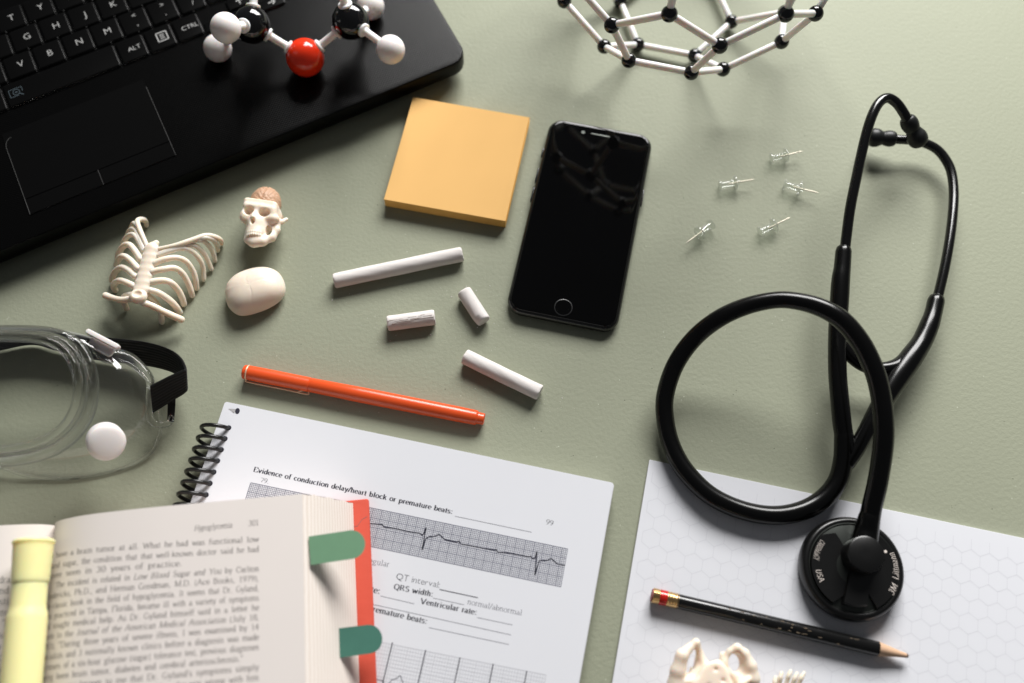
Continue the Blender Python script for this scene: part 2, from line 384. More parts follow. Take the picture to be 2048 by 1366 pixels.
# ------------------------------------------------------------------ materials
G_TABLE = (0.296, 0.311, 0.232)
mat('table_paint', G_TABLE, 0.50, spec=0.12, bump=[(430, 0.36, 0.0006), (1500, 0.22, 0.00025)], var=(9, 0.04))
_m = MATS['table_paint']; _nt = _m.node_tree; _b = _nt.nodes['Principled BSDF']; _src = _b.inputs['Base Color'].links[0].from_socket; _tc = _nt.nodes.new('ShaderNodeTexCoord')
for _sc, _th, _c in ((260, .035, (.06, .065, .04)), (340, .05, (.50, .52, .42))):
    _v = _nt.nodes.new('ShaderNodeTexVoronoi'); _v.inputs['Scale'].default_value = _sc; _nt.links.new(_tc.outputs['Object'], _v.inputs['Vector'])
    _k = _nt.nodes.new('ShaderNodeTexNoise'); _k.inputs['Scale'].default_value = _sc * .31; _nt.links.new(_tc.outputs['Object'], _k.inputs['Vector'])
    _g = _nt.nodes.new('ShaderNodeMath'); _g.operation = 'GREATER_THAN'; _g.inputs[1].default_value = .63; _nt.links.new(_k.outputs['Fac'], _g.inputs[0])
    _l = _nt.nodes.new('ShaderNodeMath'); _l.operation = 'LESS_THAN'; _l.inputs[1].default_value = _th * 2; _nt.links.new(_v.outputs['Distance'], _l.inputs[0])
    _mu = _nt.nodes.new('ShaderNodeMath'); _mu.operation = 'MULTIPLY'; _nt.links.new(_g.outputs[0], _mu.inputs[0]); _nt.links.new(_l.outputs[0], _mu.inputs[1])
    _x = _nt.nodes.new('ShaderNodeMix'); _x.data_type = 'RGBA'; _nt.links.new(_mu.outputs[0], _x.inputs[0]); _nt.links.new(_src, _x.inputs[6]); _x.inputs[7].default_value = (*_c, 1); _src = _x.outputs[2]
_nt.links.new(_src, _b.inputs['Base Color'])
mat('laptop_black', (0.0015, 0.0015, 0.0015), 0.28, spec=0.11)
mat('key_black', (0.002, 0.002, 0.002), 0.33, spec=0.12)
mat('key_side', (0.005, 0.005, 0.005), 0.2, spec=0.8)
mat('legend_white', (0.46, 0.46, 0.45), 0.6)
mat('legend_blue', (0.06, 0.085, 0.10), 0.6)
mat('touchpad_black', (0.002, 0.002, 0.002), 0.3, spec=0.15)
mat('silver_line', (0.09, 0.09, 0.088), 0.4, metal=0.3)
mat('atom_black', (0.004, 0.004, 0.0045), 0.08, spec=0.6)
mat('atom_white', (0.82, 0.785, 0.77), 0.25, spec=0.5, sss=0.4, sss_r=0.004)
mat('atom_red', (0.78, 0.035, 0.008), 0.16, spec=0.5)
mat('bond_white', (0.84, 0.82, 0.81), 0.4, sss=0.35, sss_r=0.003)
mat('note_orange', (0.79, 0.475, 0.175), 0.85, spec=0.2, var=(25, 0.02))
mat('phone_glass', (0.0015, 0.0015, 0.0016), 0.03, spec=0.2)
mat('phone_body', (0.006, 0.006, 0.006), 0.22, spec=0.6)
mat('phone_ring', (0.10, 0.10, 0.10), 0.2, metal=0.9)
mat('chalk', (0.70, 0.66, 0.635), 0.95, spec=0.1, bump=[(600, 0.22, 0.0003), (2600, 0.3, 0.0001)], var=(160, 0.04))
mat('chalk_smudge', (0.42, 0.36, 0.32), 0.95, spec=0.1)
mat('rubber_black', (0.0018, 0.0018, 0.0018), 0.22, spec=0.32, bump=[(90, 0.08, 0.0008)])
mat('metal_black', (0.003, 0.003, 0.003), 0.18, spec=0.5)
mat('eartip_black', (0.008, 0.009, 0.009), 0.42, spec=0.35)
mat('chest_black', (0.004, 0.004, 0.004), 0.3, spec=0.5)
mat('chest_metal', (0.05, 0.055, 0.05), 0.3, metal=0.8, spec=0.6)
mat('chest_letters', (0.80, 0.72, 0.66), 0.4)
mat('bone', (0.84, 0.73, 0.61), 0.42, spec=0.4, sss=0.5, sss_r=0.003, bump=[(300, 0.15, 0.0008)], var=(140, 0.05))
mat('bone_pale', (0.80, 0.70, 0.585), 0.38, spec=0.4, sss=0.5, sss_r=0.003, bump=[(120, 0.1, 0.001)], var=(70, 0.04))
mat('brain', (0.50, 0.31, 0.20), 0.5, spec=0.4, sss=0.2)
mat('pen_red', (0.72, 0.085, 0.018), 0.27, spec=0.5)
mat('pen_gold', (0.78, 0.52, 0.34), 0.42, metal=0.35)
mat('paper_white', (0.69, 0.698, 0.735), 0.9, spec=0.15, var=(6, 0.012))
mat('paper_edge', (0.62, 0.62, 0.63), 0.9, spec=0.1)
mat('ink_black', (0.035, 0.035, 0.05), 0.8, spec=0.1)
mat('ink_grey', (0.085, 0.085, 0.10), 0.8, spec=0.1)
mat('ink_light', (0.22, 0.22, 0.25), 0.8, spec=0.1)
mat('ink_faint', (0.54, 0.545, 0.58), 0.85, spec=0.1)
mat('ink_hex', (0.605, 0.61, 0.65), 0.85, spec=0.1)
mat('grid_ink', (0.17, 0.175, 0.22), 0.85, spec=0.1)
mat('coil_black', (0.006, 0.006, 0.006), 0.3, spec=0.5)
mat('cover_black', (0.01, 0.01, 0.01), 0.6)
mat('book_paper', (0.75, 0.695, 0.66), 0.95, spec=0.1, var=(30, 0.02))
mat('book_ink', (0.17, 0.155, 0.15), 0.9, spec=0.1)
mat('cover_red', (0.62, 0.085, 0.05), 0.5, spec=0.3, var=(60, 0.06), bump=[(300, 0.2, 0.0005)])
mat('tab_green', (0.14, 0.275, 0.165), 0.6, spec=0.3, var=(200, 0.05))
mat('tab_teal', (0.055, 0.165, 0.125), 0.6, spec=0.3, var=(200, 0.08))
mat('marker_yellow', (0.90, 0.85, 0.43), 0.4, spec=0.4, sss=0.5, sss_r=0.004)
mat('pencil_black', (0.005, 0.005, 0.005), 0.2, spec=0.5, bump=[(700, 0.1, 0.0002)])
mat('pencil_scuff', (0.20, 0.15, 0.10), 0.8)
mat('pencil_wood', (0.56, 0.36, 0.23), 0.8, var=(400, 0.12), bump=[(900, 0.3, 0.0002)])
mat('pencil_lead', (0.20, 0.14, 0.11), 0.6)
mat('ferrule_gold', (0.72, 0.48, 0.22), 0.28, metal=1.0)
mat('ferrule_red', (0.55, 0.015, 0.008), 0.2, metal=0.3, spec=0.8)
mat('eraser', (0.30, 0.10, 0.09), 0.8)
mat('needle_steel', (0.50, 0.46, 0.38), 0.38, metal=1.0)
mat('strap_black', (0.006, 0.006, 0.006), 0.75, spec=0.2, sheen=0.1)
mat('clip_white', (0.76, 0.72, 0.71), 0.35, sss=0.4)
thin_clear('clear_lens', (0.975, 0.98, 0.975), 0.15, 0.05)
thin_clear('clear_skirt', (0.98, 0.985, 0.98), 0.38, 0.07, 0.006, (0.75, 0.78, 0.78))
glassy('clear_rim', 0.5, (1, 1, 1))
thin_clear('pin_clear', (0.93, 0.945, 0.93), 1.0, 0.03, 0.03, (0.97, 0.97, 0.95), 0.9)

_nt = MATS['phone_glass'].node_tree; _b = _nt.nodes['Principled BSDF']; _tc = _nt.nodes.new('ShaderNodeTexCoord'); _n1 = _nt.nodes.new('ShaderNodeTexNoise'); _n1.inputs['Scale'].default_value = 45; _n1.inputs['Detail'].default_value = 6; _n1.inputs['Roughness'].default_value = .7
_nt.links.new(_tc.outputs['Object'], _n1.inputs['Vector']); _r = _nt.nodes.new('ShaderNodeMapRange'); _r.inputs[1].default_value = .45; _r.inputs[2].default_value = .75; _r.inputs[3].default_value = .02; _r.inputs[4].default_value = .05
_nt.links.new(_n1.outputs['Fac'], _r.inputs[0]); _nt.links.new(_r.outputs[0], _b.inputs['Roughness'])

# fine weave on the laptop deck, banding on page edges and strap ribs
def add_pattern(name, kind, scale, strength, dist, rot=0.0, colmix=None):
    m = MATS[name]; nt = m.node_tree; b = nt.nodes['Principled BSDF']; tc = nt.nodes.new('ShaderNodeTexCoord'); mp = nt.nodes.new('ShaderNodeMapping')
    mp.inputs['Rotation'].default_value = (0, 0, rot); nt.links.new(tc.outputs['Object'], mp.inputs[0])
    if kind == 'weave':
        w1 = nt.nodes.new('ShaderNodeTexVoronoi'); w1.inputs['Scale'].default_value = scale; w1.inputs['Randomness'].default_value = 0.0
        nt.links.new(mp.outputs[0], w1.inputs['Vector']); out = w1.outputs['Distance']
    else:
        w1 = nt.nodes.new('ShaderNodeTexWave'); w1.bands_direction = kind; w1.inputs['Scale'].default_value = scale; w1.inputs['Distortion'].default_value = 1.2 if colmix else 0.0
        w1.inputs['Detail'].default_value = 2; nt.links.new(mp.outputs[0], w1.inputs['Vector']); out = w1.outputs['Fac']
    bp = nt.nodes.new('ShaderNodeBump'); bp.inputs['Strength'].default_value = strength; bp.inputs['Distance'].default_value = dist
    nt.links.new(out, bp.inputs['Height']); nt.links.new(bp.outputs[0], b.inputs['Normal'])
    if colmix:
        mx = nt.nodes.new('ShaderNodeMix'); mx.data_type = 'RGBA'; mx.inputs[6].default_value = (*colmix[0], 1); mx.inputs[7].default_value = (*colmix[1], 1)
        nt.links.new(out, mx.inputs[0]); nt.links.new(mx.outputs[2], b.inputs['Base Color'])
KA = 0.46813
add_pattern('laptop_black', 'weave', 720, 0.5, 0.0004, -KA + pi/4)
mat('page_edges', (0.70, 0.62, 0.53), 0.95, spec=0.1)
mat('note_edges', (0.80, 0.44, 0.12), 0.9, spec=0.1)
add_pattern('note_edges', 'Z', 900, 0.2, 0.0002, 0, ((0.80, 0.43, 0.11), (0.87, 0.51, 0.16)))

# ------------------------------------------------------------------ table
mb = MB(); slab(mb, (0.0, 0.15), 0, 1.9, 1.25, -0.03, 0.0, 0.02, 0.004, 'table_paint', 8)
tag(mb.build('table_top', loc=(0, 0.15, 0)), kind='structure')

# ------------------------------------------------------------------ laptop
KP = 0.019345; KO = np.array([-0.37890, 0.34613]); DZ = 0.0195
def kw(kx, ky, z=DZ):
    kx = np.asarray(kx, float) * KP; ky = np.asarray(ky, float) * KP
    return np.stack(np.broadcast_arrays(KO[0] + kx * cos(KA) - ky * sin(KA), KO[1] + kx * sin(KA) + ky * cos(KA), z), -1)
lap = thing('laptop', (*kw(7, 0, 0)[:2], 0), 'black laptop base with keyboard and touchpad under the black, white and red molecule model', 'laptop')
X0, X1, Y0, Y1 = -2.9, 17.1, -6.42, 6.2
c = kw((X0 + X1) / 2, (Y0 + Y1) / 2)[:2]; W_, L_ = (X1 - X0) * KP, (Y1 - Y0) * KP
mb = MB(); rings = []
for z, ins in ((0.0028, 0.014), (0.0036, 0.009), (0.0050, 0.004), (0.0068, 0.0012), (0.0080, 0.0003), (0.0095, 0.0)):
    rings.append(xf(rrect(W_, L_, 0.011, ins, 8), c, KA, z))
for z, ins in ((0.0172, 0.0), (0.0185, 0.0001)): rings.append(xf(rrect(W_, L_, 0.011, ins, 8), c, KA, z))
for k in range(1, 6):
    t = pi/2 * k / 5; rings.append(xf(rrect(W_, L_, 0.011, 0.0001 + 0.0009 * (1 - cos(t)), 8), c, KA, 0.0185 + 0.0010 * sin(t)))
loft(mb, rings, 'laptop_black'); mb.build('base', lap)
for qx in (-1.5, 15.5):
    for qy in (-5.2, 5):
        mb = MB(); q = kw(qx, qy, 0); lathe(mb, q, q + [0, 0, .01], [(0.0002, .005), (0.001, .0062), (0.0035, .0066)], 'rubber_black', 20); mb.build('foot', lap)
def key(x0, x1, yc, leg=None, hh=0.90, size=0.25, font='sans', mname='legend_white', dx=0.0, ratio=None, draw=None):
    mb = MB(); g = 0.055; cx = (x0 + x1) / 2; wd = (x1 - x0 - 2 * g) * KP; ln = hh * KP; cc = kw(cx, yc)[:2]
    R = [xf(rrect(wd + 0.0010, ln + 0.0008, 0.0011, 0, 3), cc, KA, DZ - 0.0001), xf(rrect(wd, ln, 0.001, 0, 3), cc, KA, DZ + 0.0014)]
    loft(mb, R, 'key_side', cap0=False, cap1=False)
    R = [xf(rrect(wd, ln, 0.001, 0, 3), cc, KA, DZ + 0.0014), xf(rrect(wd, ln, 0.001, 0.0002, 3), cc, KA, DZ + 0.00155), xf(rrect(wd, ln, 0.001, 0.0006, 3), cc, KA, DZ + 0.00162)]
    loft(mb, R, 'key_black', cap0=False)
    zt = DZ + 0.00172
    if leg:
        for (s, ox, oy, sz) in leg:
            V, Fc, wdt = text2d(s, 'sans'); V = (V - [wdt / 2, 0.36]) * sz
            mb.add(kw(cx + ox + dx + V[:, 0], yc + oy + V[:, 1], zt), Fc, mname)
    if draw: draw(mb, cx, yc, zt)
    return mb.build('key', lap)
def kline(mb, pts, zt, wd=0.0005, m='legend_white'):
    P = np.array([kw(x, y, zt) for x, y in pts]); 
    for i in range(len(P) - 1): strip(mb, P[i:i+2], wd, m)
S = 0.355
row0 = [('X', 1.2), ('C', 2.2), ('V', 3.2), ('B', 4.2), ('N', 5.2), ('M', 6.18)]
for s, x in row0: key(x, x + 1.0, -0.02, [(s, 0.05, 0.02, S)])
key(7.17, 8.16, -0.02, [('<', 0.05, 0.24, 0.28), (',', 0.05, -0.12, 0.34)]); key(8.16, 9.16, -0.02, [('>', 0.05, 0.24, 0.28), ('.', 0.05, -0.12, 0.34)])
key(9.16, 10.12, -0.02, [('?', 0.05, 0.24, 0.28), ('/', 0.05, -0.14, 0.30)]); key(10.12, 12.58, -0.02, [('SHIFT', -0.6, 0.0, 0.25)])
for i, s in enumerate('SDFGHJKL'): key(0.7 + i, 1.7 + i, 0.98, [(s, 0.05, 0.02, S)])
key(8.7, 9.7, 0.98, [(':', 0.05, 0.2, 0.3), (';', 0.05, -0.14, 0.3)]); key(9.7, 10.7, 0.98, [('"', 0.05, 0.2, 0.3), ("'", 0.05, -0.14, 0.3)]); key(10.7, 12.58, 0.98, [('ENTER', 0, 0, 0.25)])
for i, s in enumerate('ERTYUIOP'): key(1.45 + i, 2.45 + i, 1.98, [(s, 0.05, 0.02, S)])
key(-0.3, 1.2, -0.02, [('Z', 0.2, 0.02, S)])
def zoomico(mb, cx, yc, zt):
    a, b = 3.31, -1.05; kline(mb, [(a-.22, b-.14), (a-.22, b+.16), (a+.2, b+.16), (a+.2, b-.02)], zt, .0003, 'legend_blue'); kline(mb, [(a-.22, b-.14), (a+.06, b-.14)], zt, .0003, 'legend_blue')
    kline(mb, [(a + .11 * cos(t * pi/6), b + .01 + .11 * sin(t * pi/6)) for t in range(13)], zt, .0003, 'legend_blue'); kline(mb, [(a+.08, b-.07), (a+.2, b-.18)], zt, .0004, 'legend_blue')
    kline(mb, [(a-.04, b+.01), (a+.04, b+.01)], zt, .0006, 'legend_blue')
key(2.92, 6.74, -1.07, draw=zoomico); key(0.9, 2.92, -1.07, [('ALT', 0, 0, 0.25)])
key(6.74, 7.72, -1.07, [('ALT', 0.08, 0, 0.25)]); key(8.70, 9.66, -1.07, [('CTRL', 0.08, 0, 0.25)])
def menuico(mb, cx, yc, zt):
    a, b = 8.29, -1.05; kline(mb, [(a-.17, b-.18), (a+.17, b-.18), (a+.17, b+.18), (a-.17, b+.18), (a-.17, b-.19)], zt, .0006)
    for k in (-.08, 0, .08): kline(mb, [(a-.08, b+k), (a+.08, b+k)], zt, .0005)
key(7.72, 8.70, -1.07, draw=menuico)
def arrow(ang):
    def d(mb, cx, yc, zt):
        R = lambda x, y: (cx + x * cos(ang) - y * sin(ang), yc + x * sin(ang) + y * cos(ang))
        kline(mb, [R(-.12, 0), R(.12, 0)], zt, .0006); kline(mb, [R(.02, .1), R(.13, 0), R(.02, -.1)], zt, .0006)
    return d
key(9.66, 10.63, -1.36, draw=arrow(pi), hh=.42); key(10.63, 11.6, -0.83, draw=arrow(pi/2), hh=.42); key(10.63, 11.6, -1.36, draw=arrow(-pi/2), hh=.42); key(11.6, 12.56, -1.36, draw=arrow(0), hh=.42)
# touchpad
tp0, tp1, tpt, tpb, btn = 2.42, 7.15, -2.35, -5.62, -5.02
mb = MB(); cc = kw((tp0 + tp1)/2, (tpt + btn)/2)[:2]
loft(mb, [xf(rrect((tp1 - tp0)*KP, (tpt - btn)*KP - .0004, .0001, 0, 6), cc, KA, DZ + 0.0001), xf(rrect((tp1 - tp0)*KP, (tpt - btn)*KP - .0004, .0001, 0, 6), cc, KA, DZ + 0.00035)], 'touchpad_black')
def tline(pts, wd=.00028): 
    P = crom([kw(x, y, DZ + 0.0005) for x, y in pts], 1) if len(pts) > 2 else np.array([kw(x, y, DZ + .0005) for x, y in pts])
    strip(mb, P, wd, 'silver_line')
tline([(tp1, tpt - .35), (tp1, btn + .01)]); tline([(tp0 + .25 - .25 * cos(radians(a)), tpt - .6 + .35 * sin(radians(a))) for a in (90, 70, 50, 30, 15, 0)] + [(tp0, -3.5), (tp0, btn)])
tp = mb.build('touchpad', lap)
for a, b in ((tp0, 4.76), (4.79, tp1)):
    mb = MB(); cc = kw((a + b)/2, (btn + tpb)/2 - .01)[:2]
    loft(mb, [xf(rrect((b - a)*KP, (btn - tpb)*KP - .0004, .0003, 0, 4), cc, KA, DZ + 0.0001), xf(rrect((b - a)*KP, (btn - tpb)*KP - .0004, .0003, 0.0002, 4), cc, KA, DZ + 0.0006)], 'touchpad_black')
    x = b if b == tp1 else (b + .015); P = np.array([kw(x, btn, DZ + .0006), kw(x, tpb, DZ + .0006)]); strip(mb, P, .00025, 'silver_line')
    if a == tp0: strip(mb, np.array([kw(a, btn, DZ + .0006), kw(a, tpb, DZ + .0006)]), .00035, 'silver_line')
    mb.build('touchpad_button', tp)

# ------------------------------------------------------------------ ball and stick ether model on the laptop
POS = {'O': [-0.12973, 0.37541, 0.0315], 'C1': [-0.15985, 0.38581, 0.04944], 'C2': [-0.1, 0.39186, 0.04577], 'Ha': [-0.166, 0.36302, 0.07392], 'Hb': [-0.18672, 0.38512, 0.02853], 'Hc': [-0.07413, 0.36996, 0.04597], 'Hd': [-0.09148, 0.41842, 0.02853], 'U1': [-0.15649, 0.41684, 0.06291], 'U2': [-0.10555, 0.40217, 0.07768]}
mol = thing('molecule_model', (-0.1302, 0.3769, DZ), 'ball and stick molecule with one red, two black and several white balls, on the laptop', 'molecule model')
for k, p in POS.items():
    mb = MB(); r, m = {'O': (.0119, 'atom_red'), 'C': (.0114, 'atom_black')}.get(k[0], (.0088, 'atom_white'))
    ball(mb, p, r, m, 48, 24); o = mb.build('atom', mol); o['label'] = {'O': 'glossy red ball', 'C': 'glossy black ball'}.get(k[0], 'white ball')
for a, b in (('O', 'C1'), ('O', 'C2'), ('C1', 'Ha'), ('C1', 'Hb'), ('C1', 'U1'), ('C2', 'Hc'), ('C2', 'Hd'), ('C2', 'U2')):
    A, B = np.array(POS[a]), np.array(POS[b]); ra = .0119 if a == 'O' else .0114; rb = .0114 if b[0] == 'C' else .0088; Ln = np.linalg.norm(B - A); mb = MB()
    s0 = math.sqrt(ra**2 - .0042**2) - .0001; s1 = Ln - (math.sqrt(rb**2 - .0042**2) - .0001)
    pr = [(s0 - .002, .0040), (s0, .0043), (s0 + .0010, .0045), (s0 + .0015, .0042), (s0 + .002, .0026), (s0 + .004, .0024)]
    pr += [(s1 - .003, .0024), (s1 - .002, .0026), (s1 - .0015, .0042), (s1 - .001, .0045), (s1, .0043), (s1 + .002, .0040)] if b[0] == 'C' else [(Ln - rb + .001, .0024), (Ln - rb + .003, .0024)]
    lathe(mb, A, B, pr, 'bond_white', 28); mb.build('bond', mol)

# ------------------------------------------------------------------ carbon cage model
phi = (1 + 5**.5) / 2; VS = set()
for a in [(0, 1, 3*phi), (1, 2 + phi, 2*phi), (phi, 2, 2*phi + 1)]:
    for s0 in (1, -1):
        for s1 in (1, -1):
            for s2 in (1, -1):
                v = [a[0]*s0, a[1]*s1, a[2]*s2]
                for k in range(3): VS.add(tuple(np.round([v[(j + k) % 3] for j in range(3)], 9) + 0.0))
CV = np.array(sorted(VS)) / 2
q = [0.10851983822157563, 0.43458294297518607, 0.09178051218033517, 8.305396760642417, -0.6894525787193858, -11.805203849747624, -0.038081833649680506]
t_ = np.linalg.norm(q[3:6]); kx, ky, kz = np.array(q[3:6]) / t_; K_ = np.array([[0, -kz, ky], [kz, 0, -kx], [-ky, kx, 0]]); R_ = np.eye(3) + sin(t_) * K_ + (1 - cos(t_)) * K_ @ K_
CW = q[6] * (CV @ R_.T) + np.array(q[:3])
cage = thing('carbon_cage_model', (q[0], q[1], 0), 'spherical lattice of small black balls joined by white rods, resting on the table', 'molecule model')
proto = None
for P in CW:
    if proto is None:
        mb = MB(); ball(mb, P, .0046, 'atom_black', 24, 12); proto = mb.build('atom', cage); pa = P
        me = proto.data; me.transform(Matrix.Translation(Vector(-(P - np.array([q[0], q[1], 0]))))); proto.location = P - np.array([q[0], q[1], 0])
    else:
        o = proto.copy(); COL.objects.link(o); o.parent = cage; o.location = P - np.array([q[0], q[1], 0])
DD = np.linalg.norm(CW[:, None] - CW[None], axis=2); e_ = abs(q[6]); proto = None
for i in range(60):
    for j in range(i):
        if DD[i, j] < e_ * 1.05:
            A, B = CW[j], CW[i]; mid = (A + B) / 2; d = Vector(B - A); rot = d.to_track_quat('Z', 'Y')
            if proto is None:
                mb = MB(); hl = e_ / 2 - .0034; lathe(mb, (0, 0, -hl), (0, 0, hl), [(0, .0012), (.0003, .0019), (.0008, .0021), (2*hl - .0008, .0021), (2*hl - .0003, .0019), (2*hl, .0012)], 'bond_white', 16)
                proto = mb.build('bond'); proto.parent = cage; o = proto
            else: o = proto.copy(); COL.objects.link(o); o.parent = cage
            o.rotation_mode = 'QUATERNION'; o.rotation_quaternion = rot; o.location = mid - np.array([q[0], q[1], 0])

# ------------------------------------------------------------------ sticky note pad
SA = -0.1990; SC = (-0.0339, 0.3170); mb = MB(); nrow = 14; rings = []
for k in range(nrow + 1):
    z = 0.0002 + (0.0083) * k / nrow; off = 0.0003 * sin(k * 2.3) + 0.0002 * sin(k * 5.1)
    rings.append(xf(rrect(.0762, .0762, .0003, 0, 2) + [off, off * .6], SC, SA, z))
loft(mb, rings, 'note_edges', cap1=False)
n = 14; g = np.linspace(-.5, .5, n); GX, GY = np.meshgrid(g, g, indexing='ij')
ZZ = .00868 + .0011 * np.clip(GY + .2, 0, 1)**2 * np.clip(.6 - GX, 0, 1.2)
P = xf(np.c_[GX.ravel() * .0763, GY.ravel() * .0763, np.zeros(n*n)], SC, SA); P[:, 2] = ZZ.ravel()
mb.add(P, [(i*n + j, (i+1)*n + j, (i+1)*n + j + 1, i*n + j + 1) for i in range(n-1) for j in range(n-1)], 'note_orange')
edge = [(0, j) for j in range(n)] + [(i, n-1) for i in range(1, n)] + [(n-1, j) for j in range(n-2, -1, -1)] + [(i, 0) for i in range(n-2, -1, -1)]
E_ = np.array([P[i*n + j] for i, j in edge]); lo = E_.copy(); lo[:, 2] = .0084
mb.add(np.vstack([E_, lo]), [(k, k+1, k+1+len(E_), k+len(E_)) for k in range(len(E_)-1)], 'note_edges')
tag(mb.build('sticky_note_pad', loc=(*SC, 0)), 'square pad of plain orange sticky notes between the laptop and the phone', 'notepad')

# ------------------------------------------------------------------ phone
PA = -0.2137; PC = (0.0431, 0.2744); ph = thing('phone', (*PC, 0), 'black smartphone with dark screen and round home button lying face up', 'phone')
mb = MB(); rings = []
for k in range(9):
    t = pi * k / 8 - pi/2; rings.append(xf(rrect(.0671, .1383, .0095, .0030 * (1 - cos(t)), 10), PC, PA, .0035 + .0034 * sin(t)))
loft(mb, rings, 'phone_body'); mb.build('case', ph)
mb = MB(); rings = [xf(rrect(.0671, .1383, .0095, i, 10), PC, PA, z) for i, z in ((.0026, .0066), (.0019, .0069), (.0021, .0072), (.0026, .00732), (.0035, .00738))]
loft(mb, rings, 'phone_glass', cap0=False); scr = mb.build('screen', ph)
mb = MB(); q0 = xf([[0, -.0605]], PC, PA, 0)[0]
a = np.arange(40) * 2*pi/40
loft(mb, [q0 + np.c_[.0054*np.cos(a), .0054*np.sin(a), np.full(40, .00742)], q0 + np.c_[.0049*np.cos(a), .0049*np.sin(a), np.full(40, .00748)]], 'phone_ring', cap0=False, cap1=False)
loft(mb, [q0 + np.c_[.0049*np.cos(a), .0049*np.sin(a), np.full(40, .00748)], q0 + np.c_[.0035*np.cos(a), .0035*np.sin(a), np.full(40, .00740)]], 'phone_glass', cap0=False)
mb.build('home_button', ph)
mb = MB(); q0 = xf([[0, .0612]], PC, PA, .0)[0]; loft(mb, [xf(rrect(.0125, .0012, .0006, 0, 4), q0, PA, .00742), xf(rrect(.0125, .0012, .0006, 0.0001, 4), q0, PA, .00748)], 'phone_ring', cap0=False); mb.mats[0] = 'chest_metal'; mb.build('earpiece', ph)
mb = MB(); q0 = xf([[-.011, .0612]], PC, PA, .0)[0]; lathe(mb, q0 + [0, 0, .0073], q0 + [0, 0, .0076], [(0, .0013), (.00014, .0012)], 'chest_metal', 20); mb.build('camera_dot', ph)
for y, ln in ((.043, .006), (.026, .010), (.012, .010)):
    mb = MB(); slab(mb, xf([[-.0336, y]], PC, PA, 0)[0][:2], PA, .0012, ln, .0022, .0048, .0003, .0002, 'phone_body', 3); mb.build('side_button', ph)
mb = MB(); slab(mb, xf([[.0336, .024]], PC, PA, 0)[0][:2], PA, .0012, .011, .0022, .0048, .0003, .0002, 'phone_body', 3); mb.build('side_button', ph)

# ------------------------------------------------------------------ chalk
def chalk(p0, p1, label, seed, smudge=False, chip=0.0):
    r = .00455; A = at(*p0, r); B = at(*p1, r); A[2] = B[2] = r; Ln = np.linalg.norm(B - A); mb = MB(); rg = np.random.default_rng(seed); ph_ = rg.uniform(0, 6, 8)
    def wob(t, a): 
        e = min(t, Ln - t); k = 1 + .012 * np.sin(3*a + ph_[0] + t*150) + .008 * np.sin(7*a + ph_[1] + t*420) + (.05 * np.sin(4*a + ph_[2]) + .04 * np.sin(9*a + ph_[3])) * math.exp(-e / .0006)
        if chip and t > Ln - .004: k = k - chip * np.clip(np.cos(a - ph_[4]), 0, 1)**2 * (t - Ln + .004) / .004
        return k
    ts = [0, .0002, .0006, .0012] + list(np.linspace(.002, Ln - .002, 40)) + [Ln - .0012, Ln - .0006, Ln - .0002, Ln]
    rr = lambda t: r * (1 - .14 * math.exp(-min(t, Ln - t) / .00035))
    lathe(mb, A, B, [(0.0005, r*.3)] + [(t, rr(t)) for t in ts] + [(Ln - .0005, r*.3)], 'chalk', 40, wob=wob)
    if smudge:
        e = (B - A)/Ln; s = np.cross([0, 0, 1], e)
        for k in range(26):
            t0 = rg.uniform(.0005, Ln*.85); l_ = rg.uniform(.002, .007); ang = rg.normal(1.85, .28); l_ = min(l_, Ln - t0 - .0003)
            rad = r * 1.004 + .00006
            off = -s * rad * cos(ang) * -1 + np.array([0, 0, rad * sin(ang)]); P = np.array([A + e * (t0 + l_*u) + off for u in (0, .5, 1)])
            tube(mb, P, rg.uniform(.00005, .00014), 'chalk_smudge', 5, smoothpath=False)
    tag(mb.build('chalk_stick', loc=(*((A + B)/2)[:2], 0), smooth=50), label, 'chalk', 'white chalk pieces')
chalk((668, 562), (925, 508), 'longest white chalk stick, just below the orange note pad', 1)
chalk((775, 647), (870, 634.5), 'short white chalk piece with grey scratch marks along its side', 2, True)
chalk((928, 583), (967, 643), 'short slanted chalk stub with a chipped end, beside the lower corner of the phone', 3, chip=.35)
chalk((929, 713), (1080, 786), 'medium white chalk stick nearest the spiral notebook, above its top edge', 5)

mb = MB(); rg = np.random.default_rng(21)
for (cx_, cy_, n_, sp) in ((930, 590, 26, 45), (975, 655, 34, 30), (1085, 800, 26, 28), (775, 665, 22, 35), (668, 585, 20, 32), (880, 640, 40, 110), (925, 520, 14, 30)):
    for k in range(n_):
        p = at(rg.normal(cx_, sp), rg.normal(cy_, sp*.7), 0.0); sz = rg.uniform(.00006, .00022) if rg.random() < .93 else rg.uniform(.0003, .0005)
        V = np.array([[1, 0, 0], [.3, .9, 0], [-.8, .6, 0], [-.7, -.7, 0], [.4, -.9, 0], [0, .1, .8]])*sz*rg.uniform(.6, 1.3, (6, 3)); V[:5, 2] = 0; mb.add(V + p + [0, 0, .00003], [(0, 1, 5), (1, 2, 5), (2, 3, 5), (3, 4, 5), (4, 0, 5)], 'chalk')
tag(mb.build('chalk_crumbs', smooth=0), 'tiny white chalk crumbs and dust scattered around the chalk pieces', 'chalk dust', kind='stuff')

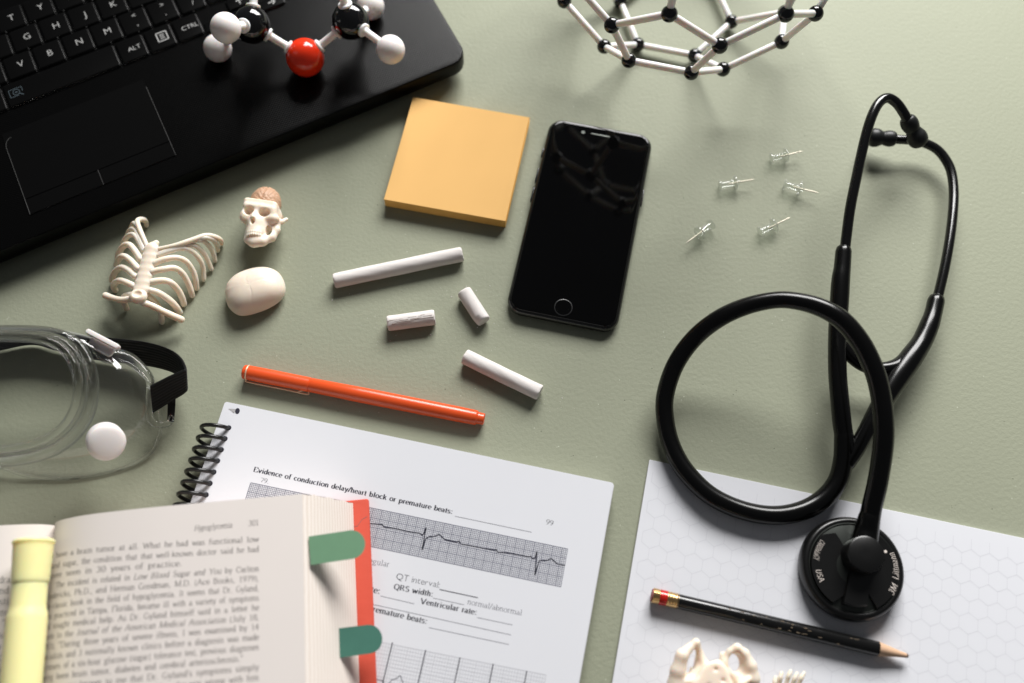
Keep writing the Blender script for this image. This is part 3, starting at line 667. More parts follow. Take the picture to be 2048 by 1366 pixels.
# ------------------------------------------------------------------ push pins
def pin_proto():
    root = thing('push_pin', (0, 0, 0), 'x', 'push pin', 'clear push pins'); mb = MB()
    # axis along +x from head disc (0) to collar (.0102) and needle tip (.021)
    pr = [(0, .0012), (.0001, .0028), (.0004, .0035), (.0009, .0034), (.0013, .0026), (.0018, .0020), (.004, .0019), (.007, .0020), (.0090, .0022), (.0094, .0034), (.0098, .0045), (.0103, .0045), (.0106, .0038), (.0108, .0018), (.0122, .0014), (.0125, .0008)]
    lathe(mb, (0, 0, 0), (1, 0, 0), pr, 'pin_clear', 28); mb.build('grip', root)
    mb = MB(); lathe(mb, (0, 0, 0), (1, 0, 0), [(.006, .0004), (.0195, .0004), (.0212, .00008)], 'needle_steel', 10); mb.build('needle', root)
    return root
pins = [((1540.8, 317.8), (1606, 302.5), 'clear push pin pointing right, topmost of the five'), ((1437.8, 371.8), (1507.8, 358.9), 'clear push pin pointing right, leftmost of the upper three pins'),
        ((1566.6, 368.6), (1637.4, 386.6), 'clear push pin with its needle pointing right and slightly down'), ((1423.3, 448.3), (1371.7, 486.9), 'clear push pin with its needle pointing down and left'),
        ((1519, 465.2), (1580, 434.9), 'clear push pin pointing steeply up and right, lowest right of the five')]
pp = pin_proto()
for i, (a_, b_, lb) in enumerate(pins):
    if i == 0: o = pp
    else:
        o = pp.copy(); COL.objects.link(o)
        for ch in pp.children:
            c_ = ch.copy(); COL.objects.link(c_); c_.parent = o
    A, B = at(*a_, .0036), at(*b_, .0055); d = B - A; k = np.linalg.norm(d) / .0212
    o.location = A; o.rotation_mode = 'XYZ'; o.rotation_euler = (0, -math.atan2(.0010, .0102), math.atan2(d[1], d[0])); o.scale = (k, 1, 1); o['label'] = lb

# ------------------------------------------------------------------ hexagon paper pad
QA = -0.2139; ZQ = .0022; Q0 = at(1299, 919, ZQ); eu = np.array([cos(QA), sin(QA), 0]); ev = np.array([sin(QA), -cos(QA), 0])
PW, PL = .2750, .19; cq = Q0 + eu * PW/2 + ev * PL/2
mb = MB(); slab(mb, cq[:2], QA, PW, PL, .0002, ZQ, .0004, .0002, 'paper_white', 2, 2)
hs = .0056; hw = hs * 3**.5 / 2
def hexseg(a, b):
    a = np.array(a); b = np.array(b)
    def ok(p): return .0025 < p[0] < PW - .002 and .0045 < p[1] < PL - .002
    if ok(a) and ok(b): strip(mb, np.array([Q0 + eu*a[0] + ev*a[1] + [0, 0, .00003], Q0 + eu*b[0] + ev*b[1] + [0, 0, .00003]]), .00024, 'ink_hex')
for r in range(-1, 26):
    for c_ in range(-1, 30):
        x = c_ * 2*hw + (hw if r % 2 else 0) + .003; y = r * 1.5*hs + .001
        V = [(x + hs * sin(radians(60*k)), y - hs * cos(radians(60*k))) for k in range(6)]
        hexseg(V[0], V[1]); hexseg(V[1], V[2]); hexseg(V[2], V[3])
tag(mb.build('hexagon_paper_pad', loc=(*cq[:2], 0), smooth=0), 'white pad printed with a faint hexagon grid under the pencil and the stethoscope head', 'paper pad')

# ------------------------------------------------------------------ spiral notebook
NA = -0.2107; ZN = .0115; N1 = at(1228, 966, ZN); N0 = at(450, 803, ZN); nu = np.array([cos(NA), sin(NA), 0]); nv = np.array([sin(NA), -cos(NA), 0]); NW = np.linalg.norm(N1 - N0); NL = .279
nb = thing('spiral_notebook', (*((N0 + N1)/2 + nv*.1)[:2], 0), 'open spiral bound workbook page with printed heart tracing, partly under the open book', 'notebook')
cn = N0 + nu*NW/2 + nv*NL/2
mb = MB(); slab(mb, cn[:2] + nu[:2]*.0004, NA, NW + .001, NL, .0003, .0016, .004, .0003, 'cover_black', 5); mb.build('back_cover', nb)
mb = MB(); rings = []
for k in range(13):
    z = .0017 + (ZN - .0003 - .0017) * k/12; off = .0005*sin(k*2.1)
    rings.append(xf(rrect(NW, NL, .0015, 0, 5) + [off, 0], cn[:2], NA, z))
loft(mb, rings, 'paper_edge'); mb.build('page_block', nb)
mb = MB(); slab(mb, cn[:2], NA, NW, NL, ZN - .0002, ZN, .0015, .00005, 'paper_white', 5, 1)
nz = lambda x, y: at(x, y, ZN)
def ntxt(s, a_, b_, m='ink_black', **kw): put_text(mb, s, nz(*a_), nz(*b_), m, **kw)
ntxt('Evidence of conduction delay/heart block or premature beats:', (506, 943), (905, 1028), bold=True, hs=0.96)
def nline(a_, b_, m='ink_light', wd=.00032): 
    P = np.array([nz(*a_), nz(*b_)]); P[:, 2] += .00003; strip(mb, P, wd, m)
nline((910, 1032.5), (1063, 1064.5))
ntxt('99', (1091, 1048), (1106, 1051.5), 'ink_grey', hs=0.98); ntxt('79.', (520, 964), (537, 967.5), 'ink_grey', hs=0.98)
ntxt('irregular', (722, 1122.5), (778, 1134.3), 'ink_light', hs=0.98)
ntxt('QT interval:', (791, 1158), (879, 1176), 'ink_black', font='sans', hs=0.95); nline((879, 1179), (956, 1195.5), 'ink_grey', .0005)
ntxt('QRS width:', (787, 1178), (866, 1193.5), 'ink_grey', bold=True, hs=0.98); nline((866, 1196), (928, 1209.7))
ntxt('normal/abnormal', (934, 1208), (1043.5, 1231), 'ink_light', hs=0.98)
ntxt('rate:', (727, 1181), (759.5, 1188), 'ink_grey', bold=True); nline((761, 1192), (828.4, 1207.7))
ntxt('Ventricular rate:', (840, 1207), (953.5, 1230), 'ink_grey', bold=True, hs=0.98); nline((954, 1235), (1025, 1250))
nline((690, 1196.5), (1022, 1270)); nline((857.6, 1255.2), (1017.5, 1289))
ntxt('premature beats:', (736, 1221), (854, 1248), 'ink_grey', bold=True, hs=0.98)
# grid of the heart tracing
g0 = nz(501.5, 965.5); g1 = nz(1135.5, 1098); g2 = nz(1124, 1174); ge = (g1 - g0); GL = np.linalg.norm(ge); ge = ge/GL; gd = nv - (nv @ ge)*ge; gd /= np.linalg.norm(gd); GH = abs((g2 - g1) @ gd)
nv_ = int(GL/.00098); nh = int(GH/.00098)
for k in range(nv_ + 1):
    p = g0 + ge*GL*k/nv_ + [0, 0, .00003]; strip(mb, np.array([p, p + gd*GH]), .00046 if k % 5 == 0 else .00028, 'grid_ink')
for k in range(nh + 1):
    p = g0 + gd*GH*k/nh + [0, 0, .00005]; strip(mb, np.array([p, p + ge*GL]), .00042 if k % 5 == 0 else .00024, 'grid_ink')
TR = [(-300,215),(-180,238),(-60,262),(120,290),(205,300),(215,297),(228,315),(300,325),(400,348),(470,358),(485,372),(497,360),(512,322),(485,470),(510,395),(530,382),(575,378),(598,365),(615,380),(640,402),(700,415),(722,418),(732,410),(745,430),(800,440),(900,460),(975,472),(983,465),(992,485),(1080,492),(1205,517),(1215,512),(1228,530),(1245,525),(1258,480),(1243,640),(1272,545),(1280,542),(1330,540),(1352,528),(1368,540),(1395,565),(1445,575)]
TP = [nz(700 + x/3.3636, 960 + y/3.3636) + [0, 0, .00007] for x, y in TR]
for i in range(len(TP) - 1): strip(mb, np.array(TP[i:i+2]), .00062, 'ink_black')
# faint second chart
h0 = nz(735, 1279); h1 = nz(1092, 1350); he = h1 - h0; HL = np.linalg.norm(he); he = he/HL
for k in range(66):
    p = h0 + he*HL*k/65 + [0, 0, .00003]; strip(mb, np.array([p, p + gd*.06]), .00026 if k % 5 else .0004, 'ink_faint')
for k in range(34):
    p = h0 + gd*.0018*k + [0, 0, .00005]; strip(mb, np.array([p, p + he*HL]), .00022 if k % 3 else .0004, 'ink_faint')
for x, y in ((785, 1285), (851.5, 1300), (920, 1315), (986.5, 1327.5), (1053.5, 1342)):
    p = nz(x, y) + [0, 0, .00007]; strip(mb, np.array([p, p + gd*.055]), .0006, 'ink_grey')
P = [nz(740 + x/5.69, 1270 + y/5.69) + [0, 0, .00007] for x, y in ((20, 490), (140, 520), (150, 515), (165, 600), (225, 545), (240, 515), (300, 495), (345, 460), (370, 530), (400, 600))]
for i in range(len(P) - 1): strip(mb, np.array(P[i:i+2]), .0005, 'ink_light')
# punched corner hole with its torn dent
p = nz(475, 822) + [0, 0, .00012]; a = np.arange(16)*2*pi/16; mb.add(p + np.c_[.0013*np.cos(a), .0017*np.sin(a), 0*a], [tuple(range(16))], 'ink_black')
p2 = nz(466, 820) + [0, 0, .0001]; mb.add(np.array([p2 + [-.0028, .0008, 0], p2 + [.001, -.0018, .0001], p2 + [.0018, .0004, .0007]]), [(0, 1, 2)], 'paper_edge')
for k in range(12):
    hpt = N0 + nu*.0068 + nv*(.0142 + .0064*k); mb.add(hpt + np.c_[.0016*np.cos(a), .0015*np.sin(a), np.full(16, .00004)], [tuple(range(16))], 'ink_black')
mb.build('printed_page', nb, smooth=0)
mb = MB(); pts = []; R0 = .0078; pitch = .0064; nturn = 38
for k in range(nturn*20):
    f_ = 2*pi*k/20; s_ = .0142 - pitch*.0 + pitch*(f_ - 2.62)/(2*pi)
    x_ = R0 * cos(pi - f_) ; z_ = R0 * sin(pi - f_)
    pts.append(N0 + nu*(-.0006 + R0*cos(f_ + .12)*1.0) + nv*(.0142 + pitch*f_/(2*pi)) - [0, 0, ZN] + [0, 0, .0094 + R0*sin(f_ + .12)])
tube(mb, pts, .00112, 'coil_black', 10, smoothpath=False); mb.build('coil', nb)

# ------------------------------------------------------------------ open book
BA = radians(5.6); bu = np.array([cos(BA), sin(BA), 0]); bv = np.array([sin(BA), -cos(BA), 0])
ZC = .0150; B0 = at(105, 1043, .034); B0[2] = 0; BL = .215
pe = at(605, 988, .048); U1 = (pe - B0) @ bu
fb = at(706, 1010, ZC + .0003); U2 = (fb - B0) @ bu
cvr = at(737, 997, ZC); UC = (cvr - B0) @ bu; VC = (cvr - B0) @ bv; VT = (pe - B0) @ bv
prof_u = np.array([0, .0015, .005, .012, .022, .035, .055, .08, .105, U1]); prof_z = np.array([.030, .0345, .0395, .0440, .0475, .0495, .0505, .0502, .0492, .0480])
us = crom(np.c_[prof_u, prof_z], 5)
def pz(u): return np.interp(u, us[:, 0], us[:, 1])
def bp(u, v, z): return B0 + np.multiply.outer(np.asarray(u, float), bu) + np.multiply.outer(np.asarray(v, float), bv) + np.multiply.outer(np.asarray(z, float) + 0*np.asarray(u, float), [0, 0, 1])
book = thing('open_book', (*(B0 + bu*.0 + bv*.1)[:2], 0), 'thick open book with cream printed pages and a red cover, lying across the notebook', 'book')
BLK = (.0, BL)
add_pattern('page_edges', 'Z', 170, 0.12, 0.0003, 0, ((0.68, 0.60, 0.53), (0.79, 0.73, 0.68)))
for _n in MATS['page_edges'].node_tree.nodes:
    if _n.type == 'TEX_WAVE': _n.inputs['Distortion'].default_value = 1.5; _n.inputs['Detail'].default_value = 3; _n.inputs['Detail Scale'].default_value = 1.0
def block(side, profile, u_out, zbot):
    """page block: top surface follows the profile, outer side slopes down to u_out"""
    mb = MB(); sg = side; v0, v1 = VT, VT + BL; n = len(profile)
    fo = []
    for k in range(1, 11):
        t = k/10; fo.append((profile[-1][0] + (u_out - profile[-1][0]) * (t**.9), profile[-1][1] + (zbot - profile[-1][1]) * (t**1.12)))
    top = [(u, z) for u, z in profile]
    T0 = np.array([bp(sg*u, v0, z) for u, z in top]); T1 = np.array([bp(sg*u, v1, z) for u, z in top])
    o = [(0, 1)]
    mb.add(np.vstack([T0, T1]), [((i, n+i, n+i+1, i+1) if sg > 0 else (i, i+1, n+i+1, n+i)) for i in range(n-1)], 'book_paper')
    oo = [top[-1]] + fo; m_ = len(oo)
    A0 = np.array([bp(sg*u, v0 + .0004*sin(i*2.2), z) for i, (u, z) in enumerate(oo)]); A1 = np.array([bp(sg*u, v1, z) for u, z in oo])
    mb.add(np.vstack([A0, A1]), [((i, m_+i, m_+i+1, i+1) if sg > 0 else (i, i+1, m_+i+1, m_+i)) for i in range(m_-1)], 'page_edges')
    for v_, fl in ((v0, False), (v1, True)):
        poly = [bp(sg*u, v_, z) for u, z in top + fo[:-1]] + [bp(sg*u_out, v_, zbot), bp(0, v_, zbot)]
        idx = tuple(range(len(poly))); mb.add(poly, [idx if (fl == (sg > 0)) else idx[::-1]], 'page_edges')
    return mb
profR = [tuple(x) for x in us]
mb = block(1, profR, U2, ZC + .0003)
# printed text of the right page
def page_text(s, px_end, py_end, px0, py0, italic_parts=None, first=False, **kw):
    """one line whose right end sits at (px_end,py_end) and left end at (px0,py0) of the page"""
    E1 = at(px_end, py_end, .0492); E0 = at(px0, py0, float(pz(max(.002, (at(px0, py0, .040) - B0) @ bu))))
    u1, v1 = (E1 - B0) @ bu, (E1 - B0) @ bv; u0, v0 = (E0 - B0) @ bu, (E0 - B0) @ bv
    segs = italic_parts or [(s, False)]; SER[' '] = (.46, []); x = 0; allV = []; allF = []; n_ = 0
    for (t, it) in segs:
        V, Fc, wd = text2d(t, italic=it, **kw); V = V + [x, 0]; x += wd; allV.append(V); allF += [tuple(i + n_ for i in q_) for q_ in Fc]; n_ += len(V)
    V = np.vstack(allV); k = (u1 - u0)/x; hh = .0041
    U = u0 + V[:, 0]*k; Vv = v0 + (v1 - v0)*V[:, 0]/x - V[:, 1]*hh
    mb.add(bp(U, Vv, 0) + np.c_[0*U, 0*U, pz(U) + .00009], allF, 'book_ink')
LT = [(['or have a brain tumor at all. What he had was functional low'], 1083), (['blood sugar, the condition that that well-known doctor said he had'], 1103), (['never seen in 30 years of practice.'], 1122),
      (['    The incident is related in ', '*Low Blood Sugar and You', ' by Carlton'], 1142), (['Fredericks, Ph.D., and Herman Goodman, M.D. (Ace Books, 1979),'], 1161.5), (['the classic book in the field of hypoglycemia. It seems that Dr. Gyland,'], 1181),
      (['who practiced in Tampa, Florida, became ill with a variety of symptoms'], 1200.5), (['and sought medical help. As Dr. Gyland himself said in a letter he'], 1220), (['wrote to the ', '*Journal of the American Medical Association', ' (July 18,'], 1239.5),
      (['1953), "During three years of severe illness, I was examined by 14'], 1259), (['specialists and 3 nationally known clinics before a diagnosis was made'], 1279), (['by means of a six-hour glucose (sugar) tolerance test, previous diagnoses'], 1299),
      (['having been brain tumor, diabetes and cerebral arteriosclerosis."'], 1319), (['    It is now known to me that Dr. Gyland\'s symptoms simply'], 1339.5), (['were those of low blood sugar and nothing else was wrong with him'], 1360), (['for he had been given the wrong food for many years by those who'], 1380)]
for parts, y in LT:
    ip = [(p.lstrip('*'), p.startswith('*')) for p in parts]; x1 = 518; 
    short = {1122: .72, 1319: .93}.get(y, 1.0)
    yl = y + 36 + (y - 1083)*.035; xl = 98 - (y - 1083)*.085
    if short < 1: x1s = xl + (518 - xl)*short*(.64/.72 if y == 1122 else 1.0); y = yl + (y - yl)*short; x1 = x1s
    page_text('', x1, y, xl, yl, ip)
page_text('', 465, 1055, 388, 1062, [('Hypoglycemia', True)]); page_text('', 518, 1050, 497, 1052, [('301', False)])
mb.build('page_block', book, smooth=25)
SER[' '] = (.40, [])
# left page block
profL = [(u, z) for u, z in zip(*[list(x) for x in (us[:, 0], .030 + (us[:, 1] - .030)*.75)])]
mb = block(-1, profL, U2*.98, ZC + .0003)
for i, t in enumerate(['the sugar content of blood drawn', 'and a low reading was found in', 'patients who had been fasting', 'for periods of six hours or more', 'before the test was begun. The', 'same result was noted in many', 'others and was thought to be', 'due to a lack of proper food', 'in the morning hours. Those', 'who had taken breakfast were', 'less likely to be affected by', 'weakness and fatigue later on', 'in the day than the rest of']):
    V, Fc, wd = text2d(t); k = .055/wd; U = -.065 + V[:, 0]*k + .0; hh = .005; Vv = VT + .0285 + i*.0052 - V[:, 1]*hh
    zL = np.interp(-U, [p[0] for p in profL], [p[1] for p in profL]) + .00009
    mb.add(bp(U, Vv, 0) + np.c_[0*U, 0*U, zL], Fc, 'book_ink')
mb.build('page_block', book, smooth=25)
mb = MB()
def cover_board(u0, u1):
    c_ = B0 + bu*(u0 + u1)/2 + bv*(VC + (BL + .008)/2); slab(mb, c_[:2], BA, abs(u1 - u0), BL + .008, ZC - .0028, ZC, .0012, .0006, 'cover_red', 4)
cover_board(.006, UC); cr = [bp(UC - .0105 + x, VC + y, ZC + .00006) for x, y in ((0, .0145), (.004, .0142), (.0065, .011), (.0095, .0095))]
for i in range(3): strip(mb, np.array(cr[i:i+2]), .0002, 'book_ink')
mb.build('front_cover', book)
mb = MB(); cover_board(-UC, -.006); mb.build('back_cover', book)
mb = MB(); slab(mb, (B0 + bv*(VC + (BL + .008)/2))[:2], BA, .0116, BL + .008, ZC - .0028, ZC - .0004, .0012, .0004, 'cover_red', 4); mb.build('spine', book)

# ------------------------------------------------------------------ page marker tabs
def tab(p_a, p_b, p_c, p_d, z0, z1, m, label):
    """a,b inner corners top/bottom; c,d where the rounded end begins (top/bottom)"""
    A, Bq, Cq, Dq = at(*p_a, z0), at(*p_b, z0), at(*p_c, z1), at(*p_d, z1); mid = (Cq + Dq)/2; hw_ = (Cq - Dq)/2; out = (Cq - A)/np.linalg.norm(Cq - A)*np.linalg.norm(hw_)*.95
    pts = []
    for t in np.linspace(0, 1, 8): pts.append(Bq + (Dq - Bq)*t)
    for k in range(1, 12): a_ = -pi/2 + pi*k/12; pts.append(mid + hw_*sin(a_) + out*cos(a_))
    for t in np.linspace(0, 1, 8): pts.append(Cq + (A - Cq)*t)
    P = np.array(pts); mb = MB(); Q = P - [0, 0, .00010]
    loft(mb, [Q, P], m); return tag(mb.build('page_marker', loc=tuple((A + Bq)/2), smooth=30), label, 'page marker', 'page markers in the book')
tab((617, 1073), (621.5, 1130), (700, 1060.5), (706, 1117.5), .0470, .0455, 'tab_green', 'light sage green rounded tab sticking out of the book, the upper one')
tab((673.5, 1257), (676, 1316), (735, 1249.5), (741, 1307), .0290, .0285, 'tab_teal', 'darker teal green rounded tab sticking out of the book, the lower one')

# ------------------------------------------------------------------ highlighter
A = at(68, 1080, .0540); B = at(42, 1366, .0535); d = (B - A)/np.linalg.norm(B - A); B = A + d*.125; mb = MB()
hl = thing('highlighter', tuple((A + B)/2), 'pale yellow highlighter lying in the gutter of the open book', 'highlighter')
lathe(mb, A, B, [(.0008, .002), (.0003, .0070), (0, .0086), (.0005, .0094), (.0014, .0096), (.0022, .0091), (.004, .0090), (.0185, .0084), (.0198, .0083), (.0207, .0080), (.0215, .0074)], 'marker_yellow', 48); mb.build('cap', hl)
mb = MB(); lathe(mb, A, B, [(.0205, .0078), (.031, .0079), (.0330, .0082), (.0350, .0088), (.037, .0090), (.118, .0090), (.1225, .0085), (.124, .0070)], 'marker_yellow', 48); mb.build('barrel', hl)

# ------------------------------------------------------------------ red pen
A = at(487.5, 743.5, .0046); B = at(968.5, 838.5, .0046); A[2] = B[2] = .0046; Ln = np.linalg.norm(B - A); d = (B - A)/Ln
pen = thing('felt_tip_pen', (*((A + B)/2)[:2], 0), 'slim orange red pen with a gold wire clip, above the spiral notebook', 'pen')
s1 = Ln * (622 - 487.5)/(968.5 - 487.5); s2 = Ln*(955 - 487.5)/481
mb = MB(); lathe(mb, A, B, [(.0004, .0020), (0, .0036), (.0004, .0041), (.0020, .0042), (.0022, .0040), (.0030, .0040), (.0032, .0043), (.012, .0044), (s1 - .0003, .0043), (s1, .0040)], 'pen_red', 48); mb.build('cap', pen)
mb = MB(); lathe(mb, A, B, [(s1 - .002, .0039), (s1 + .0003, .0040), (s1 + .0006, .0042), (s1 + .03, .0045), (s2 - .01, .0044), (s2 - .0008, .0042), (s2, .0038), (s2 + .0002, .0034), (Ln - .0003, .0033), (Ln, .0030), (Ln - .0004, .0015)], 'pen_red', 48); mb.build('barrel', pen)
s = np.cross([0, 0, 1], d); s = -s   # towards the viewer side
mb = MB(); c0 = A + d*.0026
ringp = [c0 + .0042*(cos(a_)*s + np.array([0, 0, sin(a_)])) for a_ in np.linspace(-.3, pi*.85, 14)]
def cp(x, y, z): return at(x, y, z)
tube(mb, list(ringp)[::-1] + [cp(491.5, 761, .0040), cp(496, 764, .0036), cp(540, 773, .0034), cp(580, 781, .0034), cp(614, 788.5, .0032), cp(617.5, 784.5, .0034), cp(615, 781, .0036), cp(607, 780, .0038), cp(596, 784, .0038)], .00048, 'pen_gold', 8, 3); mb.build('clip', pen)

# ------------------------------------------------------------------ pencil
A = at(1303, 1190, ZQ + .0040); B = at(1816, 1312, ZQ + .0040); A[2] = B[2] = ZQ + .0040; Ln = np.linalg.norm(B - A); d = (B - A)/Ln
pc = thing('pencil', (*((A + B)/2)[:2], ZQ), 'scuffed black pencil with gold and red ferrule and a blunt wooden tip', 'pencil')
tt = lambda x: Ln*(x - 1303)/513
hexw = lambda t, a_: 1/np.maximum(np.cos(((a_ + pi/6) % (pi/3)) - pi/6), .01)*.93
mb = MB(); lathe(mb, A, B, [(tt(1352), .0034), (tt(1353), .0038), (tt(1755), .0038), (tt(1757.5), .0036)], 'pencil_black', 48)
rg = np.random.default_rng(4); sd = np.cross([0, 0, 1], d)
for k in range(26):
    t0 = Ln*rg.beta(3, 2)*.75 + .02; ang = rg.choice([rg.normal(pi/2 + .5, .03), rg.normal(pi/2 - .5, .05), rg.uniform(.4, 2.6)]); rad = .00382
    p = A + d*t0 + rad*(-cos(ang)*sd*-1 + sin(ang)*np.array([0, 0, 1])); tube(mb, [p, p + d*rg.uniform(.0003, .0016)], rg.uniform(.00008, .00022), 'pencil_scuff', 6, smoothpath=False)
mb.build('shaft', pc, smooth=20)
mb = MB(); pr = [(0.0006, .0034)]
def ferr(t0, t1, m, ridges):
    mb_ = MB() ; pr = []; n_ = 24
    for k in range(n_ + 1):
        t = t0 + (t1 - t0)*k/n_; pr.append((t, .0039 + (.00014*sin(k/n_*pi*2*ridges) if ridges else .00008*sin(pi*k/n_))))
    lathe(mb, A, B, pr, m, 36, cap0=False, cap1=False)
ferr(.0006, tt(1319), 'ferrule_gold', 4); ferr(tt(1319), tt(1334), 'ferrule_red', 0); ferr(tt(1334), tt(1357), 'ferrule_gold', 4)
loft(mb, [A + d*.0006 + .0039*(np.cos(a_)[:, None]*sd + np.sin(a_)[:, None]*np.array([0, 0, 1])) for a_ in [np.arange(36)*2*pi/36]] + [A + d*.0006 + .0033*(np.cos(a_)[:, None]*sd + np.sin(a_)[:, None]*np.array([0, 0, 1])) for a_ in [np.arange(36)*2*pi/36]], 'ferrule_gold', cap0=False, cap1=False)
mb.build('ferrule', pc)
mb = MB(); lathe(mb, A, B, [(.0002, .0015), (0, .0032), (.0006, .0034), (.004, .0034)], 'eraser', 28); mb.build('eraser', pc)
mb = MB(); lathe(mb, A - [0, 0, .0], B - [0, 0, .0], [(tt(1757), .0037), (tt(1760), .0035), (tt(1800), .0016), (tt(1808), .0013), (tt(1812), .0012)], 'pencil_wood', 30, wob=lambda t, a_: 1 + .03*np.sin(5*a_ + t*900)); mb.build('tip', pc)
mb = MB(); lathe(mb, A, B, [(tt(1811.5), .0012), (tt(1814.5), .0011), (tt(1816.5), .0007)], 'pencil_lead', 20); mb.build('lead', pc)

# ------------------------------------------------------------------ stethoscope
st = thing('stethoscope', (*at(1700, 850)[:2], 0), 'black stethoscope with looped tubing, its round head resting on the hexagon pad', 'stethoscope')
def pxr(wpx, x, y, z): return wpx/2/scale_at(x, y, z)
TB = [(1733, 1080, .0160, 42), (1737, 1055, .0172, 42), (1743, 1017.6, .022, 40), (1755.8, 962.7, .029, 40), (1766.7, 889.5, .037, 40), (1767, 834.6, .042, 40), (1759.4, 779.6, .046, 40), (1746.6, 735.7, .049, 40), (1721, 684.5, .052, 40), (1684.4, 640.5, .054, 39), (1640.4, 614.9, .054, 37), (1592.9, 602.1, .052, 35), (1548.9, 600.3, .049, 34), (1490.4, 613.1, .044, 35), (1435.4, 638.7, .038, 36), (1387.9, 677.1, .028, 36), (1351.2, 728.4, .020, 36), (1331.1, 787, .0135, 36), (1330, 834.6, .0100, 36), (1342.1, 889.5, .0082, 37), (1369.6, 940.7, .0078, 38), (1417.1, 988.3, .0078, 38), (1475.7, 1017.6, .0076, 38), (1537.9, 1030.4, .0076, 38), (1592.9, 1024.9, .0078, 39), (1640.4, 1003, .0085, 40), (1673.4, 966.3, .010, 40), (1686, 922.4, .012, 39), (1688, 871, .0145, 38)]
mb = MB(); tube(mb, [at(x, y, z) for x, y, z, w_ in TB], [pxr(w_, x, y, z) for x, y, z, w_ in TB], 'rubber_black', 24, 6); mb.build('tubing', st)
mb = MB()
LG = [(1694, 905, .013, 36), (1686, 860, .0150, 37), (1681, 816, .017, 37), (1675, 743, .0195, 36), (1675, 670, .0215, 36), (1679, 600, .0235, 37), (1681.5, 560, .0245, 36), (1684.5, 535, .0250, 33), (1687, 503, .0255, 31.5)]
tube(mb, [at(x, y, z) for x, y, z, w_ in LG], [pxr(w_, x, y, z) for x, y, z, w_ in LG], 'rubber_black', 24, 6)
RG_ = [(1693, 925, .012, 36), (1712, 899, .0135, 34), (1732, 864, .015, 34), (1760, 812, .0165, 38), (1790, 762, .0165, 46), (1818, 722, .016, 46), (1843, 685, .015, 40), (1858, 652, .0145, 38), (1866, 628, .014, 34), (1872, 602, .0135, 33)]
tube(mb, [at(x, y, z) for x, y, z, w_ in RG_], [pxr(w_, x, y, z) for x, y, z, w_ in RG_], 'rubber_black', 24, 6)
BR = [(1684, 690, .0205, 26), (1702, 712, .019, 27), (1728, 731, .0175, 27), (1762, 738, .0168, 28), (1795, 733, .0165, 34), (1822, 712, .016, 36)]
tube(mb, [at(x, y, z) for x, y, z, w_ in BR], [pxr(w_, x, y, z) for x, y, z, w_ in BR], 'rubber_black', 24, 6); mb.build('yoke', st)
ER = [(1871, 610, .0135), (1874.7, 597.8, .0138), (1888, 541.5, .0145), (1898.2, 487, .0145), (1905, 433.7, .0135), (1907.5, 384, .012), (1902.5, 344, .011), (1891, 319, .011), (1874, 299, .0115), (1851.5, 287, .012), (1826.6, 281, .0125), (1799, 279, .013), (1785, 278, .013)]
mb = MB(); tube(mb, [at(*p) for p in ER], .0029, 'metal_black', 20, 6); mb.build('ear_tube', st)
EL_ = [(1685, 520, .0255), (1689.5, 500, .026), (1699.7, 421, .031), (1714.6, 346.6, .036), (1729.6, 279.4, .041), (1742, 237, .044), (1757, 207, .045), (1774, 196, .044), (1791.8, 204.8, .041), (1806.7, 224.7, .037), (1818, 246, .033)]
mb = MB(); tube(mb, [at(*p) for p in EL_], .0030, 'metal_black', 20, 6); mb.build('ear_tube', st)
def eartip(A, B, k=1.0):
    A, B = np.asarray(A), np.asarray(B); Ln = np.linalg.norm(B - A); mb = MB(); pr = [(0, .0028), (.0, .0040), (.08, .0050), (.22, .0054), (.36, .0049), (.42, .0045), (.50, .0050), (.62, .0060), (.76, .0062), (.88, .0054), (.96, .0036), (1, .0012)]
    Q = crom(np.array(pr), 3); lathe(mb, A, B, [(t*Ln, max(r, .0003)*k) for t, r in Q], 'eartip_black', 32); return mb.build('ear_tip', st)
eartip(at(1813, 236, .034), at(1843, 292, .0215), .97); eartip(at(1791, 278, .0130), at(1733, 274, .0120), .94)
# chest piece
CC = at(1705, 1136, .010); CC[2] = 0; ch = None
mb = MB(); zb = ZQ
lathe(mb, CC + [0, 0, zb], CC + [0, 0, 1], [(.0003, .020), (.0003, .0255), (.0015, .0268), (.0038, .0273), (.0065, .0272), (.0085, .0266), (.0096, .0256), (.0100, .0245), (.0097, .0236)], 'chest_black', 72, cap1=False); rim = mb.build('rim', st)
mb = MB(); lathe(mb, CC + [0, 0, zb], CC + [0, 0, 1], [(.0085, .0237), (.0098, .0235), (.0099, .0230), (.0092, .0226), (.0098, .0200), (.0112, .0120), (.0120, .0020)], 'chest_metal', 72); dsk = mb.build('disc', st)
def plate(angs, r_out, inner, z):
    """flat plate: outer arc plus an inner polyline"""
    mb = MB(); out = [CC + [r_out*cos(radians(a_)), r_out*sin(radians(a_)), 0] for a_ in np.linspace(*angs, 24)]
    P = np.array(out + [np.array([*at(x, y, .0125)[:2], 0]) for x, y in inner]); lo = P.copy(); lo[:, 2] = z - .003; hi = P.copy(); hi[:, 2] = z
    c_ = P.mean(0); hi2 = c_ + (P - c_)*.985; hi2[:, 2] = z + .0004; loft(mb, [lo, hi, hi2], 'chest_black'); return mb
def ring_text(mb, s, a0, a1, r, hgt, z):
    V, Fc, wd = text2d(s, italic=True, track=.05); ang = radians(a0) + (radians(a1) - radians(a0))*V[:, 0]/wd; rr = r - (V[:, 1] - .3)*hgt
    mb.add(np.c_[CC[0] + rr*np.cos(ang), CC[1] + rr*np.sin(ang), np.full(len(V), z)], Fc, 'chest_letters')
zp = .0132
